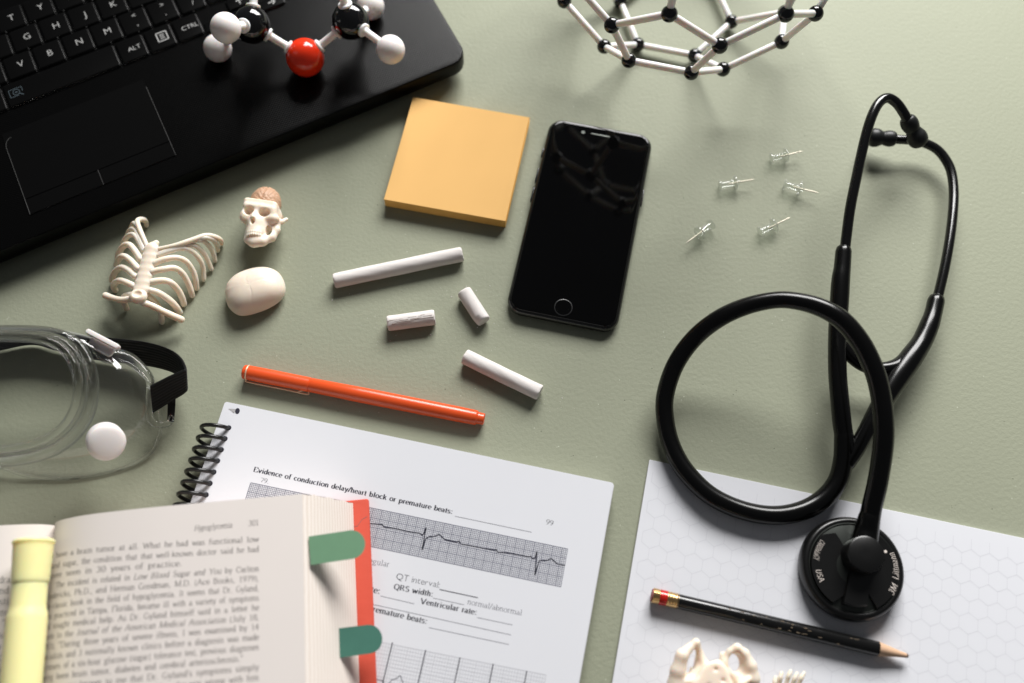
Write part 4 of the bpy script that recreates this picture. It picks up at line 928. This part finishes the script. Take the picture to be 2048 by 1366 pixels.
mb = plate((131, 233), .0226, [(1690, 1190), (1697, 1150), (1697, 1115), (1683, 1085), (1670, 1066)], zp); ring_text(mb, 'CARDIOLOGY', 138, 169, .0203, .0044, zp + .00052); ring_text(mb, 'USA', 183, 202, .0195, .0044, zp + .00052); mb.build('name_plate', st, smooth=25)
mb = plate((-67, 54), .0226, [(1752, 1092), (1768, 1120), (1752, 1142), (1738, 1160), (1736, 1190)], zp); ring_text(mb, '3M', -39, -24, .0215, .0048, zp + .00052); ring_text(mb, 'Littmann', -17, 20, .0213, .0048, zp + .00052)
a = np.arange(16)*2*pi/16; mb.add(CC + np.c_[.0008*np.cos(a) + .0190*cos(radians(25)), .0008*np.sin(a) + .0190*sin(radians(25)), np.full(16, zp + .00052)], [tuple(range(16))], 'chest_letters'); mb.build('name_plate', st, smooth=25)
mb = MB(); P = np.array([[*at(x, y, .014)[:2], 0] for x, y in ((1700, 1110), (1698, 1140), (1692, 1170), (1684, 1207), (1697, 1212), (1715, 1215), (1733, 1213), (1737, 1185), (1742, 1160), (1752, 1143), (1764, 1128), (1765, 1100))][::1])
loft(mb, [np.c_[P[:, :2], np.full(len(P), .012)], np.c_[P[:, :2], np.full(len(P), .0146)], np.c_[(P.mean(0) + (P - P.mean(0))*.93)[:, :2], np.full(len(P), .0156)]], 'chest_black'); mb.build('stem_body', st, smooth=30)
hb = at(1732.5, 1108, .0240); hb[2] = 0; mb = MB(); lathe(mb, hb, hb + [0, 0, 1], [(.012, .0097), (.0230, .0096), (.0242, .0092), (.0246, .0084), (.0247, .002)], 'chest_black', 48); mb.build('hub', st)
mb = MB(); tube(mb, [at(1727, 1094, .0160), at(1730, 1076, .0162), at(1734, 1058, .0172), at(1739, 1034, .0202)], [.0075, .0069, .0063, .0056], 'rubber_black', 24, 5); mb.build('tube_socket', st)

# ------------------------------------------------------------------ rib cage model
def rc(x, y): return 200 + x/5.692, 420 + y/5.692
rbc = thing('rib_cage_model', (*at(310, 560)[:2], 0), 'small cream plastic front half of a rib cage standing on its rib ends', 'anatomy model')
RIBS = [
 [(660,450,22,26),(850,405,23,24),(1050,340,21,26),(1200,292,18,27),(1300,305,14,27),(1370,340,8,25),(1385,385,2,22)],
 [(1130,330,19,24),(1200,315,18,24),(1280,335,14,24),(1325,390,8,24),(1343,460,2,23)],
 [(1000,360,20,26),(1110,345,19,24),(1190,360,16,24),(1255,430,10,24),(1295,510,5,23),(1312,575,2,22)],
 [(680,500,22,26),(850,435,22,26),(980,395,20,26),(1090,410,17,25),(1180,490,11,25),(1230,580,6,24),(1268,672,2,23)],
 [(660,520,22,26),(820,460,22,26),(950,435,20,26),(1060,480,16,26),(1140,570,11,26),(1175,670,6,25),(1182,790,2,24)],
 [(610,610,22,34),(740,560,22,32),(880,545,20,30),(985,590,16,29),(1060,700,10,29),(1090,800,6,28),(1100,890,2,27)],
 [(590,705,22,34),(720,675,22,32),(850,662,19,31),(945,730,14,31),(1010,850,8,31),(1035,920,5,30),(1050,972,2,28)],
 [(550,825,21,36),(700,803,20,34),(800,825,18,33),(880,900,12,33),(930,990,7,32),(955,1070,2.5,31)],
 [(540,905,20,34),(660,940,18,33),(770,1010,14,34),(850,1085,9,34),(905,1165,2.5,33)],
 [(480,1050,20,34),(600,1095,18,34),(720,1155,15,34),(850,1215,11,36),(925,1247,8,36)],
 [(520,960,18,30),(610,1030,14,30),(670,1110,9,29),(695,1200,4,29),(705,1275,2,29)],
 [(540,430,22,26),(490,310,22,25),(445,200,20,25),(425,130,17,26),(460,108,12,28),(510,120,7,27),(530,175,2,22)],
 [(500,450,22,26),(450,330,21,25),(410,240,18,24),(365,215,15,24),(325,250,10,24),(305,300,5,23)],
 [(430,190,19,24),(390,150,16,24),(365,180,11,24),(350,220,6,22)],
 [(495,460,22,27),(440,350,21,26),(390,285,19,26),(330,290,14,26),(275,350,8,26),(262,400,4,24)],
 [(460,560,22,34),(395,460,21,32),(330,395,19,31),(265,415,14,31),(215,490,8,30),(200,560,3,28)],
 [(430,665,22,34),(350,575,21,32),(270,525,18,31),(215,560,12,31),(185,630,5,30)],
 [(400,755,21,35),(330,690,20,33),(250,655,17,32),(180,695,10,32),(145,760,6,31),(140,810,2.5,30)],
 [(385,865,21,34),(290,820,19,33),(220,805,15,33),(165,840,8,33),(155,880,5,31),(175,915,2,30)],
 [(370,1010,21,34),(250,1025,18,33),(150,1005,14,32),(65,975,11,36)],
 [(350,960,19,30),(280,980,14,30),(270,1040,8,30),(300,1120,2.5,30)],
]
for R in RIBS:
    mb = MB(); P = [at(*rc(x, y), z/1000) for x, y, z, w_ in R]; rr = [w_*2/5.692/2/scale_at(*rc(x, y), z/1000) for x, y, z, w_ in R]
    tube(mb, P, np.array(rr)*1.13, 'bone', 14, 5); mb.build('rib', rbc)
cA = at(*rc(585, 450), .0225)*1000; cB = at(*rc(470, 900), .0215)*1000; cK = at(*rc(435, 985), .022)*1000; cT = at(*rc(640, 375), .0225)*1000
def spine(P):
    d = None; dx = cB - cA; 
    for k in range(7):
        t = k/6; c_ = cA + dx*t; e = ell(P, c_, (4.5 + .3*t, 3.7, 2.6)); d = e if d is None else smin(d, e, 1.3)
    d = smin(d, chain(P, [cA + [0, 2, 0], cT], [2.4, 1.7]), 1.5)
    k_ = ell(P, cK, (5.2, 4.4, 3.2)); k_ = smax(k_, -ell(P, cK + [.4, .6, 3.2], (2.6, 2.1, 1.8)), .8); d = smin(d, k_, .8)
    return d
lo = np.minimum(np.minimum(cA, cB), np.minimum(cK, cT)) - 7; hi = np.maximum(np.maximum(cA, cB), np.maximum(cK, cT)) + 7
V, Fc = nets(spine, lo, hi, .3); mb = MB(); mb.add(V/1000, Fc, 'bone'); mb.build('breastbone', rbc, smooth=60)

# ------------------------------------------------------------------ skull model with brain
SO = at(513.8, 443.7, .0195)*1000
sk = thing('skull_model', (*(SO[:2] + [1.5, 0])/1000, 0), 'tiny cream plastic skull without its cap, pinkish brown brain showing', 'anatomy model')
nrm = np.array([.175, .985])
def skullf(P):
    x, y, z = P
    d = ell(P, (1, 8.5, -9), (11, 10, 9.5)); d = smin(d, rbox(P, (.6, 11.2, -3.2), (10.3, 6.5, 4.0), 2.6), 1.5)
    d = smin(d, caps(P, (-7.5, 11.6, -.8), (-1.5, 10.6, -.4), 1.9), 1.2); d = smin(d, caps(P, (1.5, 10.2, -.4), (8.3, 9, -1.0), 1.9), 1.2)
    d = smin(d, ell(P, (-8.3, 5.6, -3.2), (3.4, 4.6, 3.6)), 1.5); d = smin(d, ell(P, (7.8, 3.8, -3), (4.6, 3.2, 3.4)), 1.5)
    d = smin(d, ell(P, (-1.3, 1, -2.6), (5.2, 7, 4.6)), 1.5); d = smin(d, ell(P, (.6, -1.2, -6.0), (8.2, 12, 5.0)), 2.5); d = smin(d, ell(P, (-1.2, -6, -3.0), (5.4, 5.4, 4.6)), 2)
    d = smin(d, chain(P, [(-6.0, -1, -7), (-5.0, -9.4, -4.5), (-1.5, -12.2, -3.0), (3.5, -11.4, -3.4), (8.0, -7.4, -5.5), (10.2, -2, -6.5), (10.2, 3, -7)], [2.2, 2.6, 2.6, 2.6, 2.6, 2.2, 2.2], 1.5), 1.6)
    d = smin(d, ell(P, (-.8, -10.8, -3), (5.2, 4.3, 3.2)), 1.0); d = smin(d, chain(P, [(8.5, 3.2, -5), (12.5, 4.0, -7.5), (15.0, 6.6, -9)], [1.7, 1.4, 1.2]), 1.0)
    d = smin(d, caps(P, (-2.0, 7, -.6), (-2.1, 2.4, 1.6), 1.35), 1.2)
    for e in (ell(P, (-5.6, 7.6, 1.4), (3.0, 2.5, 6.5)), ell(P, (3.8, 6.2, 1.4), (3.4, 2.3, 6.5)), ell(P, (-2.2, -.2, 2.0), (1.15, 1.7, 3.4))): d = smax(d, -e, 1.1)
    d = smax(d, -smax(ell(P, (6.6, -4.3, -5), (1.7, 3.3, 12)), -(z + 30), .1), .5)
    d = smax(d, -ell(P, (2, 15.5, -10.5), (7.6, 7, 6.2)), .4)
    for i in range(7):
        xx = -5 + i*1.3; zz = 1.35 - .10*(xx + 1.2)**2
        for yy in (-7.0, -8.7): d = smin(d, ell(P, (xx, yy, zz - .25), (.6, 1.0, .8)), .5)
    d = smax(d, nrm[0]*x + nrm[1]*y - 15, .3)
    return d
V, Fc = nets(skullf, (-14, -19, -20), (18, 19, 5), .27, 4); V = (V + SO)/1000; V[:, 2] = np.maximum(V[:, 2], .0003); mb = MB(); mb.add(V, Fc, 'bone'); mb.build('skull', sk, smooth=70)
def brainf(P):
    x, y, z = [P[i] - c_ for i, c_ in enumerate((1.2, 17.6, -8))]; 
    d = ell(P, (1.2, 17.6, -9.2), (9.4, 10.8, 8.4)); d = smin(d, ell(P, (9.2, 8.5, -12), (3.0, 4.0, 4)), .8)
    w1 = np.sin(.95*x + 2.2*np.sin(.55*y + .3) + 1.3*np.sin(.7*z)); w2 = np.sin(.9*y + 2.0*np.sin(.6*x + 1) + 1.2*np.sin(.8*z + 1))
    g_ = np.minimum(np.abs(w1), np.abs(w2)); d = d - .45*np.sqrt(g_) + .25; d = d + .9*np.exp(-((x - .15*y)/.45)**2)*(z > -3)
    return d*.8
V, Fc = nets(brainf, (-11, 3, -19), (15, 31, 3), .25); V = (V + SO)/1000; V[:, 2] = np.maximum(V[:, 2], .0003); mb = MB(); mb.add(V, Fc, 'brain'); mb.build('brain', sk, smooth=70)

# ------------------------------------------------------------------ skull cap
KO_ = [(451, 588), (456, 570), (474, 552), (504, 540), (534, 537), (556, 545), (568, 562), (571, 582), (562, 599), (541, 614), (514, 625), (488, 631), (470, 627), (456, 612)]
KO_ = crom(np.array(KO_ + KO_[:1], float), 7)[:-1]; KP_ = np.array([at(x, y, .0045) for x, y in KO_]); KC = KP_.mean(0); D_ = KP_ - KC; D_[:, 2] = 0; rings = []
for kk in range(34):
    f_ = radians(-38 + 128*kk/33.0); cs = max(cos(f_), .0)**(.82 if f_ > 0 else 1.2); q_ = D_*max(cs, .004); zz = np.full(len(q_), .0045 + (.0108*sin(f_) if f_ > 0 else .0068*sin(f_)))
    if f_ > 0:
        X_ = (q_[:, 0]*cos(.3) + q_[:, 1]*sin(.3))*1000; Y_ = (-q_[:, 0]*sin(.3) + q_[:, 1]*cos(.3))*1000
        zz = zz - .00016*np.exp(-((X_ + 1.2 + .7*np.sin(Y_*.45))/.45)**2) - .00012*np.exp(-((Y_ - 1.8)/.4)**2)*(X_ > -1)*(X_ < 10)
    rings.append(np.c_[KC[0] + q_[:, 0], KC[1] + q_[:, 1], zz])
mb = MB(); loft(mb, rings, 'bone_pale')
tag(mb.build('skull_top_model', loc=(KC[0], KC[1], 0), smooth=70), 'smooth cream plastic skull cap lying below the tiny skull', 'anatomy model')

# ------------------------------------------------------------------ pelvis model and hand, cut by the lower edge of the picture
PO = at(1430, 1330, .027)*1000
def pvp(x, y, z=0): p = at(x, y + 7, .027 + z/1000)*1000 - PO; return (p[0], p[1], z)
def pelvf(P):
    x, y, z = P
    # right ischium ring
    d = chain(P, [pvp(1474, 1288), pvp(1489, 1300, -1), pvp(1501, 1325, -2), pvp(1504, 1350, -4), pvp(1478, 1356, -5), pvp(1456, 1338, -3), pvp(1452, 1318, -2), pvp(1461, 1297, -1), pvp(1474, 1288)], [2.0, 2.3, 3.0, 3.8, 3.3, 2.6, 2.1, 1.9, 2.0], 1.3)
    d = smin(d, rbox(P, (pvp(1474, 1330)[0], pvp(1474, 1330)[1], -3.5), (7.5, 8, 1.3), 1), 1.5)
    hole = ell(P, (pvp(1469.5, 1318)[0], pvp(1469.5, 1318)[1], -3), (2.9, 4.3, 14)); d = smax(d, -hole, .8)
    # left ischium
    d2 = chain(P, [pvp(1391, 1278), pvp(1378, 1290, 0), pvp(1364, 1304, 1), pvp(1356, 1335, -1), pvp(1352, 1362, -3), pvp(1385, 1352, -6), pvp(1410, 1325, -4), pvp(1399, 1300, -3), pvp(1393, 1278)], [1.9, 2.2, 3.1, 3.8, 4.3, 3.2, 2.6, 1.7, 1.9], 1.3)
    d2 = smin(d2, chain(P, [pvp(1399, 1300, -5), pvp(1395, 1330, -7), pvp(1425, 1335, -5)], [1.5, 3.2, 2.6], 2), 2)
    d2 = smax(d2, -ell(P, (pvp(1389, 1311)[0], pvp(1389, 1311)[1], -3), (1.1, 4.6, 14)), .6)
    d = smin(d, d2, 1.2)
    # sacrum wedge and hip blades
    s_ = chain(P, [pvp(1437, 1320, 1), pvp(1430, 1345, 2), pvp(1426, 1385, 1), pvp(1422, 1430, -4)], [1.8, 7.0, 11.5, 13], 2); s_ = smax(s_, np.abs(z - 1 + .0*x) - 3.0, 1.0)
    for (hx, hy) in ((1447, 1354), (1418, 1364), (1432, 1332)): s_ = smax(s_, -ell(P, pvp(hx, hy, 4.4), (.9, .8, 2)), .3)
    d = smin(d, s_, 1.0)
    for sg, cx in ((-1, 1352), (1, 1508)):
        q = pvp(cx, 1462, -8); u = (x - q[0]); v = (y - q[1]); w_ = z - q[2] + .05*u*u*0.35 + sg*u*.35; b = np.sqrt((u/15)**2 + (v/21)**2 + (w_/2.0)**2); d = smin(d, (b - 1)*1.9, 2.0)
    d = smin(d, caps(P, pvp(1375, 1358, 0), pvp(1392, 1356, 2), 1.7, 1.4), 1.0); d = smin(d, caps(P, pvp(1484, 1364, 0), pvp(1496, 1352, 0), 1.9, 1.5), 1.0)
    return d
V, Fc = nets(pelvf, (-42, -52, -26), (44, 21, 9), .5, 7); V = V + PO; V[:, 2] = np.maximum(V[:, 2], 2.5); mb = MB(); mb.add(V/1000, Fc, 'bone')
tag(mb.build('pelvis_model', loc=(PO[0]/1000, PO[1]/1000, ZQ), smooth=70), 'cream plastic pelvis lying on the hexagon pad below the pencil', 'anatomy model')
hd = thing('hand_bone_model', (*at(1580, 1380)[:2], ZQ), 'small cream plastic skeleton hand with upright finger bones, beside the pelvis model', 'anatomy model')
for i, (x, y) in enumerate(((1551, 1355), (1563, 1346), (1581, 1342), (1594, 1347), (1608, 1346))):
    xb = 1566 + (x - 1580)*.72; mb = MB(); pts = [(x, y, .014), (x + (xb - x)*.25, y + 10, .014), (x + (xb - x)*.5, y + 22, .013), (xb, 1400, .011), (xb, 1425, .009)]
    tube(mb, [at(*p) for p in pts], [.0009, .00125, .0011, .0013, .0012], 'bone', 10, 5); mb.build('finger', hd)
mb = MB(); tube(mb, [at(1566, 1412, .009), at(1565, 1445, .008), at(1560, 1500, .006), at(1556, 1560, .006)], [.0048, .0045, .0022, .0026], 'bone', 16, 5, flat=.5); mb.build('palm', hd)

# ------------------------------------------------------------------ safety goggles
gg = thing('safety_goggles', (*at(-20, 800)[:2], 0), 'clear plastic safety goggles with a black elastic strap and a white vent cap', 'goggles')
XC = at(-20, 800, .03)[0]
ring_px = [(-20, 661), (40, 661), (95, 664), (135, 675), (163, 698), (181, 735), (187, 778), (180, 822), (158, 862), (122, 893), (80, 911), (30, 921), (-20, 924)]
skirt_px = [(-20, 672, 6), (60, 672, 7), (140, 676, 9), (212, 690, 12), (258, 706, 14), (290, 738, 15), (312, 790, 12), (322, 850, 8), (303, 903, 3), (238, 939, 1), (150, 956, 1), (60, 953, 2), (-20, 925, 7)]
ZR = .046
def mirror(P): Q = P[::-1].copy(); Q[:, 0] = 2*XC - Q[:, 0]; return Q
def loopw(P): P = crom(P, 6); P[0, 0] = XC; P[-1, 0] = XC; M = mirror(P); return np.vstack([P, M[1:-1]])
zr = lambda x: ZR - .010*((x - (-20))/210)**2
RO = loopw(np.array([at(x, y, zr(x)) for x, y in ring_px]))
cR = RO.mean(0); RI = cR + (RO - cR)*np.array([.87, .86, 1]) + [0, 0, .0]; RI[:, 2] = RO[:, 2] + .0015
SKT = loopw(np.array([at(x, y, z/1000) for x, y, z in skirt_px]))
mb = MB(); n = len(RI); 
gridr = [cR*(1-t) + RI*t for t in (.02, .3, .6, .85, 1.0)]
for k, G_ in enumerate(gridr): G_[:, 2] = RI[:, 2]*(1) + (1 - (.02, .3, .6, .85, 1.)[k])*(0.0035)
for G_ in gridr: G_[:, 2] = cR[2] - .0015 + (ZR - .010*((G_[:, 0] - XC)/(at(190, 800, ZR)[0] - XC))**2 - cR[2]) + .003
loft(mb, gridr, 'clear_lens', cap0=True, cap1=False); mb.build('lens', gg, smooth=60)
mb = MB()
def closed_tube(P, r, m, seg=14):
    n = len(P); T = np.roll(P, -1, 0) - np.roll(P, 1, 0); T /= np.linalg.norm(T, axis=1)[:, None]; rings = []
    a_ = np.arange(seg)*2*pi/seg
    for i in range(n):
        s = np.cross(T[i], [0, 0, 1]); s /= np.linalg.norm(s); u = np.cross(s, T[i]); rings.append(P[i] + r*(np.cos(a_)[:, None]*s + np.sin(a_)[:, None]*u))
    rings.append(rings[0]); loft(mb, rings, m, cap0=False, cap1=False, flip=True)
closed_tube(RO, .0030, 'clear_rim'); closed_tube(RI, .0026, 'clear_rim'); closed_tube(cR + (RO - cR)*np.array([.935, .93, 1]) + [0, 0, .0026], .0014, 'clear_rim')
loft(mb, [RO - [0, 0, .0022], np.c_[RI[:, :2], RI[:, 2] - .0035]], 'clear_rim', cap0=False, cap1=False); mb.build('rim', gg, smooth=60)
mb = MB(); rings = []
for t in np.linspace(0, 1, 12):
    R = RO*(1 - t) + SKT*t; R[:, 2] = RO[:, 2]*(1 - t) + SKT[:, 2]*t + .006*sin(pi*t)*(1); cc_ = R.mean(0); rings.append(cc_ + (R - cc_)*np.array([1 + .05*sin(pi*t), 1 + .03*sin(pi*t), 1]))
loft(mb, rings, 'clear_skirt', cap0=False, cap1=False); mb.build('skirt', gg, smooth=70)
mb = MB(); closed_tube(SKT, .0010, 'clear_rim', 10); mb.build('skirt_edge', gg, smooth=70)
# vent cap
vc = at(213, 885, .036); vd = np.array([.50, -.42, .76]); vd /= np.linalg.norm(vd); va = vc - vd*.006
mb = MB(); rv = 37/scale_at(213, 885, .036); lathe(mb, va, va + vd, [(-.004, rv*.7), (-.0022, rv*.80), (-.0016, rv*.98), (.0012, rv*.98), (.0018, rv*.86), (.0036, rv*.86), (.0044, rv*.99), (.0060, rv), (.0068, rv*.97), (.0075, rv*.88), (.0081, rv*.68), (.0085, rv*.35), (.0086, .001)], 'clip_white', 48); mb.build('vent_cap', gg)
# white strap clip on the upper right of the rim
mb = MB(); ck = at(205, 678, .040); ang = math.atan2(-(690 - 657), (236 - 172)); slab_c = ck[:2]
def tslab(c, a, wd, ln, z0, z1, r, m): slab(mb, c, a, wd, ln, z0, z1, r, .0006, m, 5)
tslab(ck[:2], ang, .0215, .0028, .0375, .0410, .0013, 'clip_white')
ck2 = at(205, 690, .036); tslab(ck2[:2], ang, .0155, .0085, .0345, .0365, .002, 'clip_white'); mb.build('strap_clip', gg)
mb = MB(); P = [at(195, 700, .034), at(215, 712, .030), at(240, 712, .027), at(266, 722, .024), at(296, 752, .022), at(301, 770, .021)]; tube(mb, P, [.003, .0042, .0038, .0034, .0026, .002], 'clear_rim', 16, 6)
P = [at(299, 768, .022), at(298, 800, .018), at(299, 832, .014), at(306, 845, .012), at(322, 850, .011), at(338, 846, .011), at(342, 835, .012)]; tube(mb, P, [.0016, .0017, .0018, .0018, .0019, .0017, .0014], 'clear_rim', 16, 6); mb.build('lug', gg, smooth=60)
# strap: a band with thickness and ribs
def band(E0, E1, th, name, nrib=9):
    E0 = crom(np.array([at(*p) for p in E0]), 8); E1 = crom(np.array([at(*p) for p in E1]), 8); mb = MB(); n_ = len(E0); cols = []
    nc = nrib*4
    T = np.gradient((E0 + E1)/2, axis=0); W = E1 - E0; N = np.cross(T, W); N /= np.linalg.norm(N, axis=1)[:, None]
    for k in range(nc + 1):
        t = k/nc; off = th/2 + .00018*cos(2*pi*nrib*t) if 0 < k < nc else 0; cols.append(E0*(1 - t) + E1*t + N*off)
    for k in range(nc - 1, 0, -1):
        t = k/nc; cols.append(E0*(1 - t) + E1*t - N*(th/2 + .00018*cos(2*pi*nrib*t)))
    rings = [np.array([c_[i] for c_ in cols]) for i in range(n_)]
    loft(mb, rings, 'strap_black'); mb.build(name, gg, smooth=60)
band([(-260, 700, .020), (-150, 676, .020), (-40, 672, .021), (60, 664, .021), (150, 670, .022), (222, 676, .023), (290, 684, .026), (335, 697, .028), (360, 714, .029), (371, 736, .030), (364, 741, .031), (338, 752, .030), (300, 771, .028)],
     [(-250, 722, .001), (-150, 698, .001), (-40, 706, .001), (60, 689, .001), (110, 700, .001), (180, 718, .001), (270, 728, .003), (325, 738, .006), (358, 752, .009), (373, 776, .012), (368, 787, .013), (346, 801, .013), (305, 827, .012)], .0012, 'strap')
band([(333, 790, .014), (335, 810, .012), (334, 842, .008)], [(351, 782, .012), (351, 810, .010), (348, 844, .006)], .0012, 'strap_tail', 8)

for o in bpy.data.objects:
    if '_org' in o: del o['_org']
